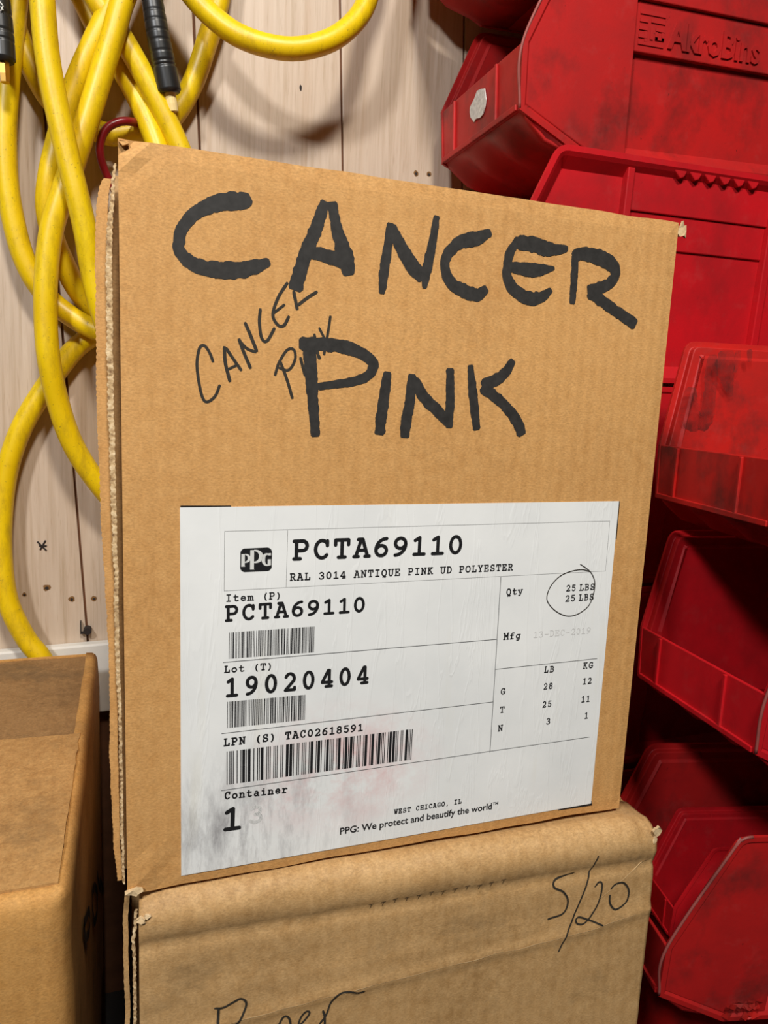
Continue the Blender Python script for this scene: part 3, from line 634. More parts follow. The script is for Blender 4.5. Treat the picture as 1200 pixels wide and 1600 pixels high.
def front2_d(x, z):
    top = max(0, min(1, (z - (HB2 - .05)) / .05)); dzc = z - crease_z(x)
    return .0010 * noise.noise((x * 30, z * 60, 7)) * (top * .6 + .25) - .0011 * math.exp(-(dzc / .004) ** 2) + .0005 * noise.noise((x * 55, z * 25, 17))
def front2_y(x, z):
    py = prof[0][0]
    for (a0, b0), (a1, b1) in zip(prof, prof[1:]):
        if b0 <= z <= b1: py = a0 + (a1 - a0) * (z - b0) / (b1 - b0); break
    return py + front2_d(x, z)
n = 150; vs = []; fs = []; m_ = len(prof)
for i in range(n + 1):
    x = .0052 + (B2W - .0052) * i / n
    for k, (py, pz) in enumerate(prof):
        top = max(0, min(1, (pz - (HB2 - .05)) / .05))
        dz = (.0012 * noise.noise((x * 22, pz * 30, 3)) - .0006 - max(0, .0010 * noise.noise((x * 60, pz * 50, 13)))) * top * (0.2 if k > 72 else 1)
        dy = front2_d(x, pz)
        e = min(x, B2W - x)
        if k >= 72: dz -= .0008
        if e < .02 and top > 0: dz -= (0.02 - e) * .22 * top; dy += (0.02 - e) * .15 * top + .0015 * noise.noise((x * 180, pz * 150, 1)) * top
        vs.append((x, py + dy, pz + dz))
for i in range(n):
    for k in range(m_ - 1): fs.append((i * m_ + k, (i + 1) * m_ + k, (i + 1) * m_ + k + 1, i * m_ + k + 1))
mb = MB(); mb.add(vs, fs); o = mb.build('front_panel', CARD_B, box2, smooth=True, recalc=False)
sm = o.modifiers.new('thick', 'SOLIDIFY'); sm.thickness = .0038; sm.offset = -1
for nm, a, b in (('top_flap', (.012, .0345, HB2 - .006), (B2W - .006, .200, HB2 - .0022)), ('top_flap', (.012, .203, HB2 - .006), (B2W - .006, B2D, HB2 - .0022)),
                 ('side_panel', (B2W - .0045, .006, .001), (B2W - .0005, B2D, HB2 - .008)), ('side_panel', (.008, .0940, .001), (.012, B2D, HB2 - .008)),
                 ('back_panel', (.014, B2D - .004, .001), (B2W - .006, B2D, HB2 - .0065)), ('bottom_panel', (.014, .006, .0005), (B2W - .006, B2D - .005, .0045))):
    mb = MB(); mb.box(a, b); mb.build(nm, CARD_B, box2, bevel=.0008)
zr = HB2
flap_layer(box2, [(0, .0035), (zr - .10, .0018), (zr - .03, .0015), (zr - .012, .003)], .0075, .0105, lambda x: x + .0014, EDGE, zr - .014, .001, amp=.0003, seed=12)
flap_layer(box2, [(0, -.001), (zr - .10, -.0032), (zr - .03, -.0034), (zr - .010, -.003)], .0120, .0155, lambda x: x + .0026, CARD_B, zr - .006, .001, amp=.0001, seed=13)
flap_layer(box2, [(0, -.001), (zr - .03, -.0030), (zr - .010, -.002)], .0900, .0935, .0078, CARD_B, zr - .008, .001, amp=.0001, seed=14, name='inner_flap')
for sd, c, sx, sz in ((21, (.0065, zr - .0135), .0030, .0022), (24, (.0095, zr - .0110), .0022, .0012), (22, (B2W - .0005, zr - .008), .0030, .0036), (27, (B2W - .0015, zr - .015), .0018, .0032)):
    scrap('torn_corner', box2, TORN, c, sx, sz, sd, y=.0002 if c[0] > .1 else -.0012, n=8, th=.0016)
bpy.context.view_layer.update()
MW = box2.matrix_world.copy(); MI = MW.inverted()
class Plane2(Plane):
    def p(s, q, h=0.0): return Vector((q[0], front2_y(q[0], q[1]) - h, q[1]))
PL2 = Plane2(MW @ Vector((0, 0, 0)), MW.to_3x3() @ Vector((1, 0, 0)), (0, 0, 1), MW.to_3x3() @ Vector((0, -1, 0)))
Z8 = lambda x, y: PL2.uv(560 + x / 2.5, 1180 + y / 2.5)
word('pen_date', Z8, 2.5, [([(846, 460), (772, 487), (764, 515), (800, 533), (818, 570), (800, 618), (740, 643)], 9), ([(930, 384), (870, 560), (780, 766)], 8),
  ([(922, 512), (938, 494), (950, 500), (946, 545), (925, 600), (884, 652), (858, 658), (848, 645), (860, 632), (895, 640), (952, 660)], 8),
  ([(985, 522), (1005, 502), (1035, 497), (1056, 528), (1046, 574), (1005, 602), (983, 578), (982, 545)], 9)], .0005, .05, INK_T, box2, PL2)['label'] = 'handwritten date 5/20'
Z9 = lambda x, y: PL2.uv(300 + x / 3.75, 1480 + y / 3.75)
word('pen_word', Z9, 3.75, [([(130, 354), (180, 350), (240, 318), (285, 298), (316, 318), (310, 360), (270, 430), (225, 452)], 13), ([(155, 358), (152, 420), (146, 520)], 16),
  ([(300, 500), (330, 470), (380, 520)], 13), ([(495, 448), (510, 500), (500, 560)], 13), ([(500, 470), (535, 405), (565, 408), (575, 460), (540, 520)], 13), ([(620, 462), (660, 420), (688, 380), (672, 368), (640, 400), (625, 450), (650, 500), (700, 470)], 12),
  ([(765, 365), (776, 400), (776, 480)], 14), ([(745, 445), (785, 390), (815, 310), (860, 262), (915, 248), (970, 256), (1010, 245)], 12)], .0005, .05, INK_T, box2, PL2)['label'] = 'handwritten pen word cut by the frame'
mb = MB(); cp = [(.012 + .0055 * k) for k in range(59)]
ribbon(mb, PL2, [(x, crease_z(x)) for x in cp], [.0007 * max(.15, .5 + noise.noise((x * 50, 1, 1))) for x in cp], .00022, .3, step=.002)
c2 = [(.300, HB2 - .052), (.312, HB2 - .044), (.325, HB2 - .034), (.338, HB2 - .027)]
ribbon(mb, PL2, c2, [.0003, .0006, .0006, .0005], .00022, .3, step=.002)
mb.build('fold_crease', simple('pale_crease', srgb(206, 172, 124), .7, var=.12, scale=300), box2)  # pale ragged ribbon drawn along the crease lines
# row of faint stamped dashes below the rolled edge
mb = MB()
for k in range(12):
    x0 = 40 + k * 47; y0 = 580 - k * 8.3 - (k % 3) * 3
    stroke(mb, PL2, [Z8(x0, y0), Z8(x0 + 16, y0 - 4)], .0006, .0005); stroke(mb, PL2, [Z8(x0 + 9, y0), Z8(x0 + 7, y0 + 16)], .0005, .0005)
mb.build('stamp_dashes', simple('faded_stamp', srgb(116, 92, 62), .8, var=.3, scale=400), box2)

# ------------------------------------------------------------------ box on the left
B3X1 = -.0300; B3X0 = -.36; B3Y0 = .0105; B3Y1 = .398
box3 = tag(empty('cardboard_box', (B3X0, B3Y0, FLOOR_Z)), 'closed orange-brown cardboard box beneath the yellow hose', 'box')
W3 = B3X1 - B3X0; D3 = B3Y1 - B3Y0; H3 = -FLOOR_Z
# wrap-round body with a soft vertical corner and soft top folds
loop = [(0.0, 0.0)]
rc = .013
loop += [(W3 * k / 14 * .9, 0) for k in range(1, 15)]
for k in range(9):
    t = math.radians(-90 + 90 * k / 8); loop.append((W3 - rc + rc * math.cos(t), rc + rc * math.sin(t)))
loop += [(W3, D3 * (.1 + .9 * k / 18)) for k in range(1, 19)]
zs = [0, H3 * .25, H3 * .5, H3 * .7, H3 - .07, H3 - .04, H3 - .02, H3 - .0085, H3 - .0035, H3 - .0008, H3 - .0004]
ins = [0, 0, 0, 0, 0, .0004, .0002, .0003, .0018, .0052, .011]
vs = []; fs = []
for k, (z, q) in enumerate(zip(zs, ins)):
    for (x, y) in loop:
        xx = min(x, W3 - q) if x > W3 * .5 else x; yy = max(y, q)
        bul = .004 * math.sin(math.pi * min(1, z / H3)) * (1 if x >= W3 - 1e-4 else 0)
        nn = .0014 * noise.noise((x * 25, y * 25, z * 25))
        vs.append((xx + bul * 0 + (nn if x > W3 * .9 else 0), yy + (nn if y < .02 else 0), z + (.0008 * noise.noise((x * 40, y * 40, 5)) if k >= 7 else 0)))
m_ = len(loop)
for k in range(len(zs) - 1):
    for i in range(m_ - 1): fs.append((k * m_ + i, k * m_ + i + 1, (k + 1) * m_ + i + 1, (k + 1) * m_ + i))
mb = MB(); mb.add(vs, fs); o = mb.build('body', CARD_C, box3, smooth=True, recalc=False)
sm = o.modifiers.new('thick', 'SOLIDIFY'); sm.thickness = .0038; sm.offset = -1
mb = MB(); mb.box((0, D3 - .004, 0), (W3 - .004, D3, H3 - .002)); mb.build('back_panel', CARD_C, box3)
mb = MB(); mb.box((0, .004, 0), (.004, D3 - .004, H3 - .002)); mb.build('side_panel', CARD_C, box3)
def flap(name, x0, x1, y0, y1, z, th, seed, mat):
    nx_, ny_ = 36, 26; vs = []; fs = []
    for L in (0, 1):
        for j in range(ny_ + 1):
            for i in range(nx_ + 1):
                x = x0 + (x1 - x0) * i / nx_; y = y0 + (y1 - y0) * j / ny_
                h = .0022 * noise.noise((x * 14, y * 14, seed)) + .0012 * noise.noise((x * 40 + y * 30, y * 22, seed + 2))
                if i == nx_: x += .0010 * noise.noise((y * 80, seed, 1)) - .0003
                vs.append((x, y, z + h * .55 + (0 if L == 0 else -th)))
    o_ = (nx_ + 1) * (ny_ + 1)
    for j in range(ny_):
        for i in range(nx_):
            a = j * (nx_ + 1) + i; fs += [(a, a + 1, a + nx_ + 2, a + nx_ + 1), (o_ + a, o_ + a + nx_ + 1, o_ + a + nx_ + 2, o_ + a + 1)]
    for idx in ([i for i in range(nx_ + 1)], [ny_ * (nx_ + 1) + i for i in range(nx_ + 1)], [j * (nx_ + 1) for j in range(ny_ + 1)], [j * (nx_ + 1) + nx_ for j in range(ny_ + 1)]):
        for a, b in zip(idx, idx[1:]): fs.append((a, b, o_ + b, o_ + a))
    m2 = MB(); m2.add(vs, fs); return m2.build(name, mat, box3)
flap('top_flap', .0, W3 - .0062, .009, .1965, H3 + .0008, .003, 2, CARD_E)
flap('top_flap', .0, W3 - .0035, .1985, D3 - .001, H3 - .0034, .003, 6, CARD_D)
mb = MB(); mb.box((.0, .012, H3 - .0130), (W3 - .006, D3 - .006, H3 - .0090)); mb.build('inner_flap', CARD_C, box3)
# marker letters on its shaded right side, read from front to back
class Plane3(Plane):
    def p(s, q, h=0.0): return Plane.p(s, q, h) - Vector((B3X0, B3Y0, FLOOR_Z))
PL3 = Plane3((B3X1, 0, 0), (0, 1, 0), (0, 0, 1), (1, 0, 0))
ZL = lambda x, y: PL3.uv(60 + x / 6.6667, 1360 + y / 6.6667)
mb = MB()
for pts, wd in (([(450, 570), (470, 700), (484, 855)], .0075), ([(450, 570), (480, 500), (508, 425), (522, 480), (520, 570), (505, 660), (480, 700)], .0070),
                ([(570, 160), (550, 230), (545, 350), (555, 470), (573, 540), (595, 440), (602, 300), (592, 210), (572, 160)], .0075), ([(600, 30), (612, 120), (632, 200), (632, 90), (650, 160), (665, 220), (668, 60)], .007)):
    P = [ZL(*p) for p in pts]; ribbon(mb, PL3, P, [wd] * len(P), .0012, .04, step=.002)
mb.build('marker_word', INK, box3)['label'] = 'black marker letters on the shaded side'

# ------------------------------------------------------------------ yellow hose on the wall
HR = .0106
hose = tag(empty('air_hose', (0.05, WALL_Y - .03, .60)), 'grimy yellow rubber hose hung in loose coils on the wall', 'hose')
HOFF = Vector((0.05, WALL_Y - .03, .60))
def W_(pts, ys):                                  # strand points on the wall side, as world positions
    ys = ys if isinstance(ys, (list, tuple)) else [ys] * len(pts)
    return [at_y(x, y, Y) for (x, y), Y in zip(pts, ys)]
PEG = Vector((.050, 0, .930))
def over(A_, B_, k):                              # the part of a coil that hangs over the peg, between two strands given as (end, previous point)
    (a, a2), (b, b2) = A_, B_; h = .013 * k
    ta, tb = (a - a2).normalized(), (b - b2).normalized()
    ea, eb = a + ta * .07, b + tb * .07
    ma = ea * .5 + Vector((PEG.x - .03, .395, PEG.z - .06)) * .5 + ta * .015; mb_ = eb * .5 + Vector((PEG.x + .03, .395, PEG.z - .06)) * .5 + tb * .015
    return [ea, ma, Vector((PEG.x - .018, .372 + .011 * k, PEG.z + .012 + h)), Vector((PEG.x + .018, .372 + .011 * k, PEG.z + .012 + h)), mb_, eb]
def run(P, rad=HR):
    Q = catmull([p - HOFF for p in P], .006); ym = WALL_Y - .0006 - rad - HOFF.y
    for q in Q: q.y = min(q.y, ym)
    m2 = MB(); tube(m2, Q, rad, 18); return m2.build('hose_coil', HOSE, hose, smooth=True)
s1 = W_([(30, -60), (25, 0), (19, 60), (13, 120), (8, 200), (10, 270), (18, 330), (36, 400), (64, 452), (102, 488), (150, 516), (200, 530), (245, 545), (268, 530), (262, 503), (235, 494)], [.425] * 9 + [.423, .418, .412, .412, .418, .428, .434])
s10 = W_([(200, 500), (160, 516), (123, 540), (98, 568), (70, 607), (34, 668), (12, 733), (3, 800), (2, 860), (7, 915), (18, 955), (42, 1000), (66, 1030), (88, 1075)], [.437, .438, .438, .437, .436, .435, .434, .432, .430, .426, .424, .421, .418, .416])
s2 = W_([(62, -60), (66, 0), (73, 80), (85, 150), (97, 205), (110, 262), (122, 310), (134, 365), (143, 420), (154, 470), (172, 530), (195, 600), (212, 700), (222, 850), (228, 1000)], [.372] * 7 + [.374, .378, .38, .384, .388, .39, .395, .40])
s3 = W_([(212, -50), (192, 0), (178, 50), (163, 100), (148, 150), (131, 205), (112, 262), (94, 312), (80, 362), (73, 420), (71, 485), (76, 560), (91, 630), (112, 690), (142, 740), (185, 790), (228, 808), (278, 780), (312, 680), (327, 520), (324, 400), (314, 320)], [.394] * 12 + [.40, .405, .41, .415, .415, .415, .413, .412, .412, .412])
s6 = W_([(130, -40), (157, 10), (190, 57), (233, 133), (273, 213), (300, 280)], [.412] * 6)
s4 = W_([(200, -50), (177, 5), (150, 60), (125, 115), (105, 170), (88, 230), (77, 280), (74, 325), (82, 368), (97, 405), (118, 448), (147, 482), (190, 500), (235, 500), (275, 470), (292, 410), (284, 345)], [.411] * 7 + [.414, .418, .424, .428, .432, .434, .434, .432, .428, .42])
s5 = W_([(105, -50), (130, 0), (152, 45), (180, 92), (213, 150), (240, 213), (262, 280)], [.434, .434, .434, .432, .426, .417, .412])
s8 = W_([(350, -50), (341, 7), (323, 67), (300, 133), (270, 182), (243, 200), (210, 206), (176, 211), (148, 203), (122, 191), (98, 176)], [.430, .430, .432, .436, .437, .438, .438, .438, .438, .438, .438])
s7 = W_([(74, 150), (56, 118), (42, 88), (30, 60), (18, 20), (12, -40)], [.437] * 6)
s9 = W_([(270, -50), (300, -8), (332, 26), (372, 55), (420, 72), (468, 76), (518, 62), (554, 34), (574, 0), (585, -50)], [.392, .388, .382, .374, .368, .366, .366, .370, .374, .38])
e1 = W_([(230, -60)], .402)[0]; e2 = W_([(-6, -60)], .395)[0]
R_ = lambda L: list(reversed(L))
f1 = W_([(234, -30)], .402)[0]; f2 = W_([(-4, -30)], .395)[0]; E_ = lambda L: (L[0], L[1])
run(R_(s10) + R_(s1) + over(E_(s1), E_(s9), 0) + s9 + R_(over((e1, f1), E_(R_(s9)), 3)) + [e1, f1], rad=.0104)
run(s3 + R_(s6) + over(E_(s6), E_(s4), 1) + s4 + R_(s5) + over(E_(s5), E_(s8), 4) + s8 + s7 + over(E_(R_(s7)), E_(s3), 2) + [s3[0], s3[1]])
run(R_(s2) + R_(over((e2, f2), E_(s2), 2)) + [e2, f2])
m2 = MB(); tube(m2, [Vector((PEG.x, WALL_Y, PEG.z)), Vector((PEG.x, .36, PEG.z)), Vector((PEG.x, .352, PEG.z + .03))], .009, 12); tag(m2.build('hose_peg', BLACKRUB), 'black peg in the panelling that carries the hose coils', kind='structure')  # hose peg, unseen above the frame, for the coils to hang over
# black ribbed bend restrictors and their fittings
def sleeve(pts, ys, w0, w1, tip, tipmat, rib=.0085):
    P = catmull([at_y(x, y, Y) - HOFF for (x, y), Y in zip(pts, ys)], .0011); n_ = len(P)
    L = [0]
    for a, b in zip(P, P[1:]): L.append(L[-1] + (b - a).length)
    rad = []
    for s_ in L:
        t = s_ / L[-1]; r0 = w0 + (w1 - w0) * t
        ph = (s_ % rib) / rib
        if t < .78: r0 -= .0007 if ph < .14 else 0
        elif t < .80: r0 -= .0010
        if t > .985: r0 -= .0016
        rad.append(r0)
    m2 = MB(); tube(m2, P, rad, 20); sl = m2.build('bend_restrictor', BLACKRUB, hose, smooth=True)
    d = (P[-1] - P[-2]).normalized(); m2 = MB(); tube(m2, [P[-1] - d * .004, P[-1] + d * tip[1] * .6, P[-1] + d * tip[1]], [tip[0], tip[0], tip[0] * .9], 6 if tipmat is BRASS else 14)
    m2.build('hose_fitting', tipmat, hose, smooth=False); return sl
sleeve([(230, -60), (238, 0), (247, 55), (257, 105), (265, 146)], [.402, .402, .402, .404, .406], .0094, .0117, (.0056, .016), PALE)
sl = sleeve([(-6, -60), (-2, 0), (3, 50), (6, 97)], [.395, .395, .395, .395], .0094, .0100, (.0046, .017), BRASS, rib=.014)
# printed fragment on the left sleeve
mb = MB(); PW = Plane((0, .3835, 0), (1, 0, 0), (0, 0, 1), (0, -1, 0)); PW.o -= Vector((0, 0, 0))
for pts in ([(0, 3), (4, 8)], [(1, 10), (5, 16)], [(5, 9), (1, 17)]):
    for a, b in zip(pts, pts[1:]):
        p, q = at_y(*a, .3838) - HOFF, at_y(*b, .3838) - HOFF; tube(mb, [p, q], .0005, 6)
mb.build('printed_mark', WHITEMARK, hose)

# red coated hook
mb = MB(); P = catmull([at_y(x, y, Y) for (x, y), Y in (((205, 200), .448), ((214, 193), .43), ((204, 190), .415), ((188, 190), .412), ((170, 198), .411), ((159, 214), .411), ((156, 236), .412), ((160, 256), .414), ((168, 276), .417), ((180, 300), .42))], .004)
tube(mb, P, .0039, 14); tag(mb.build('wall_hook', HOOKRED, smooth=True), 'dark red vinyl-coated hook holding the hose behind the box corner', 'hook')

# ------------------------------------------------------------------ red stacking bins
def inset(poly, d):
    n_ = len(poly); out = []
    for i in range(n_):
        p0, p1, p2 = Vector(poly[i - 1]), Vector(poly[i]), Vector(poly[(i + 1) % n_])
        e0 = (p1 - p0).normalized(); e1 = (p2 - p1).normalized(); n0 = Vector((-e0.y, e0.x)); n1 = Vector((-e1.y, e1.x))
        m2 = (n0 + n1); m2 = m2 / max(.25, m2.dot(n1)); out.append(tuple(p1 + m2 * d))
    return out
def clip_x(poly, x, keep_less):
    out = []; n_ = len(poly)
    for i in range(n_):
        a, b = poly[i], poly[(i + 1) % n_]
        ia = (a[0] <= x) == keep_less; ib = (b[0] <= x) == keep_less
        if ia: out.append(a)
        if ia != ib:
            t = (x - a[0]) / (b[0] - a[0]); out.append((x, a[1] + (b[1] - a[1]) * t))
    return out
DRAFT = .07
def round_corner(p0, p1, p2, r, n=4):
    a = Vector(p1) + (Vector(p0) - Vector(p1)).normalized() * r; b = Vector(p1) + (Vector(p2) - Vector(p1)).normalized() * r; c = Vector(p1)
    return [tuple((1 - t) ** 2 * a + 2 * t * (1 - t) * c + t * t * b) for t in [k / n for k in range(n + 1)]]

def make_bin(label, loc, rot, s=1.0, W=.18, L=.365, mat=RED_A, H=.187, slant=.050, lip=(.031, .080), chin=.064,
             rib_x=.104, bands=(.125, .0875), flush=True, rib2=None, teeth=None, logo=None, spare=False, worn=True, simple_back=False):
    loc = (loc[0], loc[1], loc[2] - .013 * s)
    root = tag(empty('stacking_bin', loc, rot), label, 'bin', 'red plastic stacking bins'); root.scale = (s, s, s)
    zb, zt = lip
    core = [(chin, 0), (L, 0), (L, H)]
    rimc = round_corner((L, H), (slant, H), (0, zt), .010)
    outline = core + rimc + [(0, zt), (0, zb)]
    o5, o9, o15 = inset(outline, .0045), inset(outline, .0075), inset(outline, .0155)
    # side walls: flat rim, sloped shoulder, recessed panel; the panel detail is set on the outside
    for side in (0, 1):
        yy = (lambda y, z: y + DRAFT * (H - z)) if side == 0 else (lambda y, z: W - y - DRAFT * (H - z))
        m2 = MB(); n_ = len(outline)
        rings = [(outline, 0), (o5, 0), (o9, .0022), (o15, .0095)]
        rings_in = [(outline, .0030), (o5, .0030), (o9, .0052), (o15, .0122)]
        vs = []; fs = []
        for ring, y in rings + rings_in: vs += [(p[0], yy(y, p[1]), p[1]) for p in ring]
        for q in range(3):
            for i in range(n_):
                j = (i + 1) % n_
                fs.append((q * n_ + i, q * n_ + j, (q + 1) * n_ + j, (q + 1) * n_ + i)); fs.append(((4 + q) * n_ + i, (5 + q) * n_ + i, (5 + q) * n_ + j, (4 + q) * n_ + j))
        for i in range(n_):
            j = (i + 1) % n_; fs.append((i, 4 * n_ + i, 4 * n_ + j, j))
        fs.append(tuple(3 * n_ + i for i in range(n_))); fs.append(tuple(7 * n_ + i for i in reversed(range(n_))))
        m2.add(vs, fs)
        wall_ = m2.build('side_wall', mat, root, bevel=.0007)
        d3 = MB()
        def slab(poly, y0, y1=.0098):
            n2 = len(poly); d3.add([(p[0], yy(y0, p[1]), p[1]) for p in poly] + [(p[0], yy(y1, p[1]), p[1]) for p in poly],
                [tuple(range(n2)), tuple(range(2 * n2 - 1, n2 - 1, -1))] + [(i, n2 + i, n2 + (i + 1) % n2, (i + 1) % n2) for i in range(n2)])
        if flush:
            fp = inset(outline, .0052); fp[0], fp[1] = o9[0], o9[1]; fp[-1] = (fp[-1][0], o9[-1][1])
            slab(clip_x(fp, rib_x, True), .0012)
        else:
            slab([(rib_x - .0035, .012), (rib_x + .0035, .012), (rib_x + .0035, H - .009), (rib_x - .0035, H - .009)], .0022)
        zt_, zl_ = bands
        x0 = rib_x + (.0002 if flush else .0036); x1 = L - .010
        xm = rib2 if rib2 else x1
        slab([(x0, zt_), (xm, zt_), (xm, H - .0055), (x0, H - .0055)], .0018 if flush else .0058)
        slab([(x0, zl_), (xm, zl_), (xm, zt_ - .0001), (x0, zt_ - .0001)], .0048 if flush else .0076)
        if rib2:
            slab([(rib2, .010), (rib2 + .008, .010), (rib2 + .008, H - .0055), (rib2, H - .0055)], .0024)
        if teeth and side == 0:
            for k in range(teeth[2]):
                xa = teeth[0] + (teeth[1] - teeth[0]) * k / teeth[2]; dx = (teeth[1] - teeth[0]) / teeth[2]
                slab([(xa, H - .0050), (xa + dx * .55, H - .0125), (xa + dx * .8, H - .0110), (xa + dx, H - .0050)], .0012, .006)
        d3.build('side_relief', mat, wall_, bevel=.0009)
        if worn and side == 0:            # scuffed lip edge
            d4 = MB(); pts = [(0, zb + .001), (0, zt)] + list(reversed(rimc))
            P = [Vector((p[0] + .0004, yy(.0008, p[1]), p[1])) for p in pts]
            tube(d4, catmull(P, .004), .0012, 8); d4.build('worn_edge', WORN, wall_, smooth=True)
        if logo and side == 0:
            sv, sf = bfont_mesh(logo, bold=.022, extrude=.5, res=2)
            mx = max(v.x for v in sv); d5 = MB(); x_a, x_b = rib_x + .036, rib_x + .036 + .098; k = (x_b - x_a) / mx; hz = .0208 / .72
            zb_ = zl_ + .0065
            d5.add([(x_a + v.x * k, yy(.0048 - .0006 - v.z * .0016, zb_ + v.y * hz), zb_ + v.y * hz) for v in sv], sf)
            sq = lambda a, b, c, d_: d5.prism([(a, b), (c, b), (c, d_), (a, d_)], yy(.0040, b), yy(.0050, b))
            e0, ez, q = rib_x + .0055, zl_ + .0055, .0255 / 8
            for (a, b, c, d_) in ((0, 7, 8, 8), (0, 0, 8, .8), (0, 1.6, 2.6, 2.4), (0, 5.2, 2.6, 6), (0, 3.4, 2.6, 4.2), (1.8, .8, 2.6, 6.2), (3.6, 5.4, 8, 6.2), (3.6, 1.5, 4.5, 6.2), (5.2, 3.6, 8, 4.4), (5.2, 1.6, 6, 4.2), (7.2, 1.6, 8, 4.2), (5.2, 1.6, 8, 2.3)):
                sq(e0 + a * q, ez + b * q, e0 + c * q, ez + d_ * q)
            d5.build('embossed_lettering', mat, wall_)
    y0 = lambda z: DRAFT * (H - z)
    # front lip with a label slot
    f = MB(); ya, yb = y0(zb) + .002, W - y0(zb) - .002; ya2, yb2 = y0(zt) + .002, W - y0(zt) - .002
    f.add([(.0010, ya, zb), (.0010, yb, zb), (.0010, yb2, zt), (.0010, ya2, zt), (.0042, ya, zb), (.0042, yb, zb), (.0042, yb2, zt), (.0042, ya2, zt)],
          [(0, 3, 2, 1), (4, 5, 6, 7), (0, 1, 5, 4), (1, 2, 6, 5), (2, 3, 7, 6), (3, 0, 4, 7)])
    lipo = f.build('front_lip', mat, root, bevel=.0009)
    g = MB(); wy = W / .18
    for yc in (.052 * wy, W - .040 * wy): g.box((-.0014, yc - .0016, zb + .003), (.0011, yc + .0016, zt - .001))
    g.box((-.0016, ya + .002, zb), (.0011, yb - .002, zb + .0046)); g.box((-.0006, .040 * wy, zb + .0055), (.0011, .052 * wy, zt - .001)) if False else None
    g.build('label_slot', mat, lipo, bevel=.0006)
    # chin and floor with shallow flutes underneath
    c = MB(); ny = 28; vs = []; fs = []
    ka = y0(0) + .004; kb = W - y0(0) - .004
    for k in range(ny + 1):
        t = k / ny; ph = math.cos(t * math.pi * 2 * 3) * .5 + .5
        ylo = ka + (kb - ka) * t; yhi = ya + (yb - ya) * t
        dd = .0085 * (1 - ph)
        vs += [(.0022, yhi, zb + .001), (.012, yhi * .7 + ylo * .3, zb * .72 + dd * .6), (.026, yhi * .35 + ylo * .65, zb * .35 + dd), (chin, ylo, dd * .35), (chin + .03, ylo, 0)]
    for k in range(ny):
        for q in range(4): a = k * 5 + q; fs.append((a, a + 1, a + 6, a + 5))
    c.add(vs, fs); co_ = c.build('chin', mat, root, smooth=True, recalc=False); sd = co_.modifiers.new('thick', 'SOLIDIFY'); sd.thickness = .003; sd.offset = 1
    fl = MB(); fl.box((chin + .028, ka, 0), (L - .003, kb, .003)); fl.build('bin_floor', mat, root)
    bk = MB(); zq = H - .004
    bk.add([(L - .004, ka, 0), (L - .004, kb, 0), (L - .004, W - .004, zq), (L - .004, .004, zq), (L - .0005, ka, 0), (L - .0005, kb, 0), (L - .0005, W - .004, zq), (L - .0005, .004, zq)],
           [(0, 3, 2, 1), (4, 5, 6, 7), (0, 1, 5, 4), (1, 2, 6, 5), (2, 3, 7, 6), (3, 0, 4, 7)])
    bk.build('back_wall', mat, root, bevel=.0008)
    return root

R = math.radians
SA = 1.127
# stack by the wall, seen from its side
make_bin('red bin cut off by the upper frame edge above the lettered bin', (.303, .2335, .697), (0, R(-3), 0), SA, .172, mat=RED_A)
b1 = make_bin('grimy red bin with embossed lettering and a white smear on its front lip', (.3386, .2285, .5170), (0, R(-3), 0), SA, .172, mat=RED_A, H=.160, slant=.041, logo='AkroBins')
make_bin('red bin with toothed rim right behind the top corner of the labelled box', (.323, .2295, .3145), (0, R(-1.2), 0), SA, .172, mat=RED_B, rib_x=.124, bands=(.1455, .1165), flush=False, rib2=.283, teeth=(.165, .262, 6), worn=False)
make_bin('red bin deep in shadow behind the stained open bin', (.430, .2295, .1037), (0, 0, 0), SA, .172, mat=RED_B, worn=False)
make_bin('red bin deep in shadow behind the plain open bin', (.430, .2295, -.1075), (0, 0, 0), SA, .172, mat=RED_B, worn=False)
make_bin('red bin low behind the labelled box, only its flat side panel lit', (.400, .2295, -.3187), (0, 0, 0), SA, .172, mat=RED_B, worn=False)
# stack nearer the camera, seen into their open fronts
b3 = make_bin('red open bin with brown stains on its inner wall, right of the marker writing', (.4394, .000, .1770), (0, 0, R(-10)), 1.0, .18, mat=RED_C, H=.176, slant=.020)
make_bin('red open bin at mid height with a sharp diagonal shadow inside', (.4520, -.002, .0005), (0, 0, R(-6)), 1.0, .18, mat=RED_B, H=.174, slant=.026)
b5 = make_bin('large scuffed red bin at the bottom right with a torn patch on its side', (.4290, .043, -.2440), (0, 0, R(-13)), 1.0, .165, mat=RED_A)
make_bin('small red bin nested inside the scuffed bottom right bin', (.488, .102, -.2360), (0, 0, R(-13)), .62, .11, L=.30, mat=RED_B, worn=False)
make_bin('lowest red bin, only its rim showing under the scuffed bin', (.4250, .020, FLOOR_Z + .0142), (0, 0, R(-9)), 1.05, .172, L=.31, mat=RED_C)
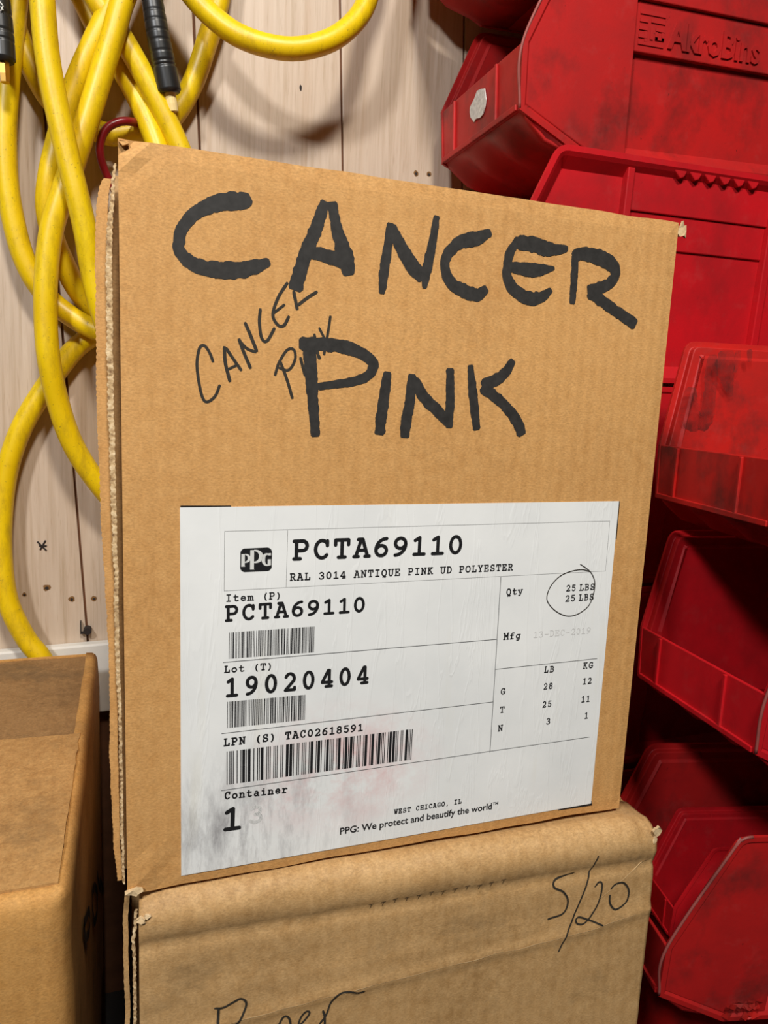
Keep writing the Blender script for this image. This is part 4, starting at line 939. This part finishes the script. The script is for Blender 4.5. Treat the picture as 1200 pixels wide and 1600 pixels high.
# greasy hand marks on the stained bin's far inner wall
bpy.context.view_layer.update()
def grease():
    m = NT('grease_film'); c = m.ramp(m.noise(m.coord(), 60, 4), [(.3, srgb(70, 34, 31)), (.7, srgb(98, 46, 42))]); m.l(c, m.b.inputs['Base Color'])
    m.b.inputs['Roughness'].default_value = .5; m.l(m.ramp(m.noise(m.coord(), 55, 5, .7), [(.34, G(0.0)), (.66, G(.62))]), m.b.inputs['Alpha']); return m.m
GR = grease(); I3 = b3.matrix_world.inverted(); R3 = b3.matrix_world.to_3x3()
n3 = (R3 @ Vector((0, -1, -DRAFT))).normalized(); u3 = (R3 @ Vector((1, 0, 0))).normalized(); v3 = n3.cross(u3)
class Plane4(Plane):
    def p(s, q, h=0.0): return I3 @ Plane.p(s, q, h)
PL4 = Plane4(b3.matrix_world @ Vector((.05, .18 - .0122 - DRAFT * (.176 - .10), .10)), u3, v3, n3)
ZG = lambda x, y: PL4.uv(940 + x / 4, 500 + y / 4)
mb = MB()
for pts, ws in (([(690, 215), (682, 330), (670, 470), (650, 610), (620, 690)], [60, 85, 80, 100, 60]), ([(775, 190), (770, 290), (785, 390), (805, 480)], [110, 120, 80, 30]),
                ([(560, 420), (540, 520), (560, 620), (600, 690)], [60, 120, 130, 80]), ([(850, 190), (845, 250), (830, 330)], [40, 40, 20]), ([(920, 185), (925, 260)], [40, 30])):
    ribbon(mb, PL4, [ZG(*p) for p in pts], [q_ * .00015 for q_ in ws], .0005 + .0001 * len(pts), .3, step=.002)
mb.build('grease_smear', GR, b3)
mb = MB(); rr = random.Random(5)
for k in range(16):                              # torn, curled plastic at the lower front of the scuffed bin
    x, z = .066 + rr.uniform(0, .030), .004 + rr.uniform(0, .016); a = rr.uniform(0, 6.28); q = rr.uniform(.003, .006)
    y = DRAFT * (.187 - z) + .001
    mb.add([(x + q * math.cos(a + t), y - rr.uniform(0, .004), z + q * .7 * math.sin(a + t)) for t in (0, 1.7, 3.1, 4.6)] + [(x, y + .001, z)], [(0, 1, 2, 3), (0, 1, 4), (1, 2, 4), (2, 3, 4), (3, 0, 4)])
mb.build('torn_patch', RED_C, b5)
# dried white smear on the lettered bin's lip
mb = MB(); rr = random.Random(12); n = 14
mb.prism([(.082 + .0185 * math.cos(2 * math.pi * k / n) * rr.uniform(.7, 1.2), .058 + .0125 * math.sin(2 * math.pi * k / n) * rr.uniform(.75, 1.15)) for k in range(n)], 0, .0008)
mb.v = [(.0004 - v[1], v[0], v[2]) for v in mb.v]
mb.build('white_smear', DRIED, b1)
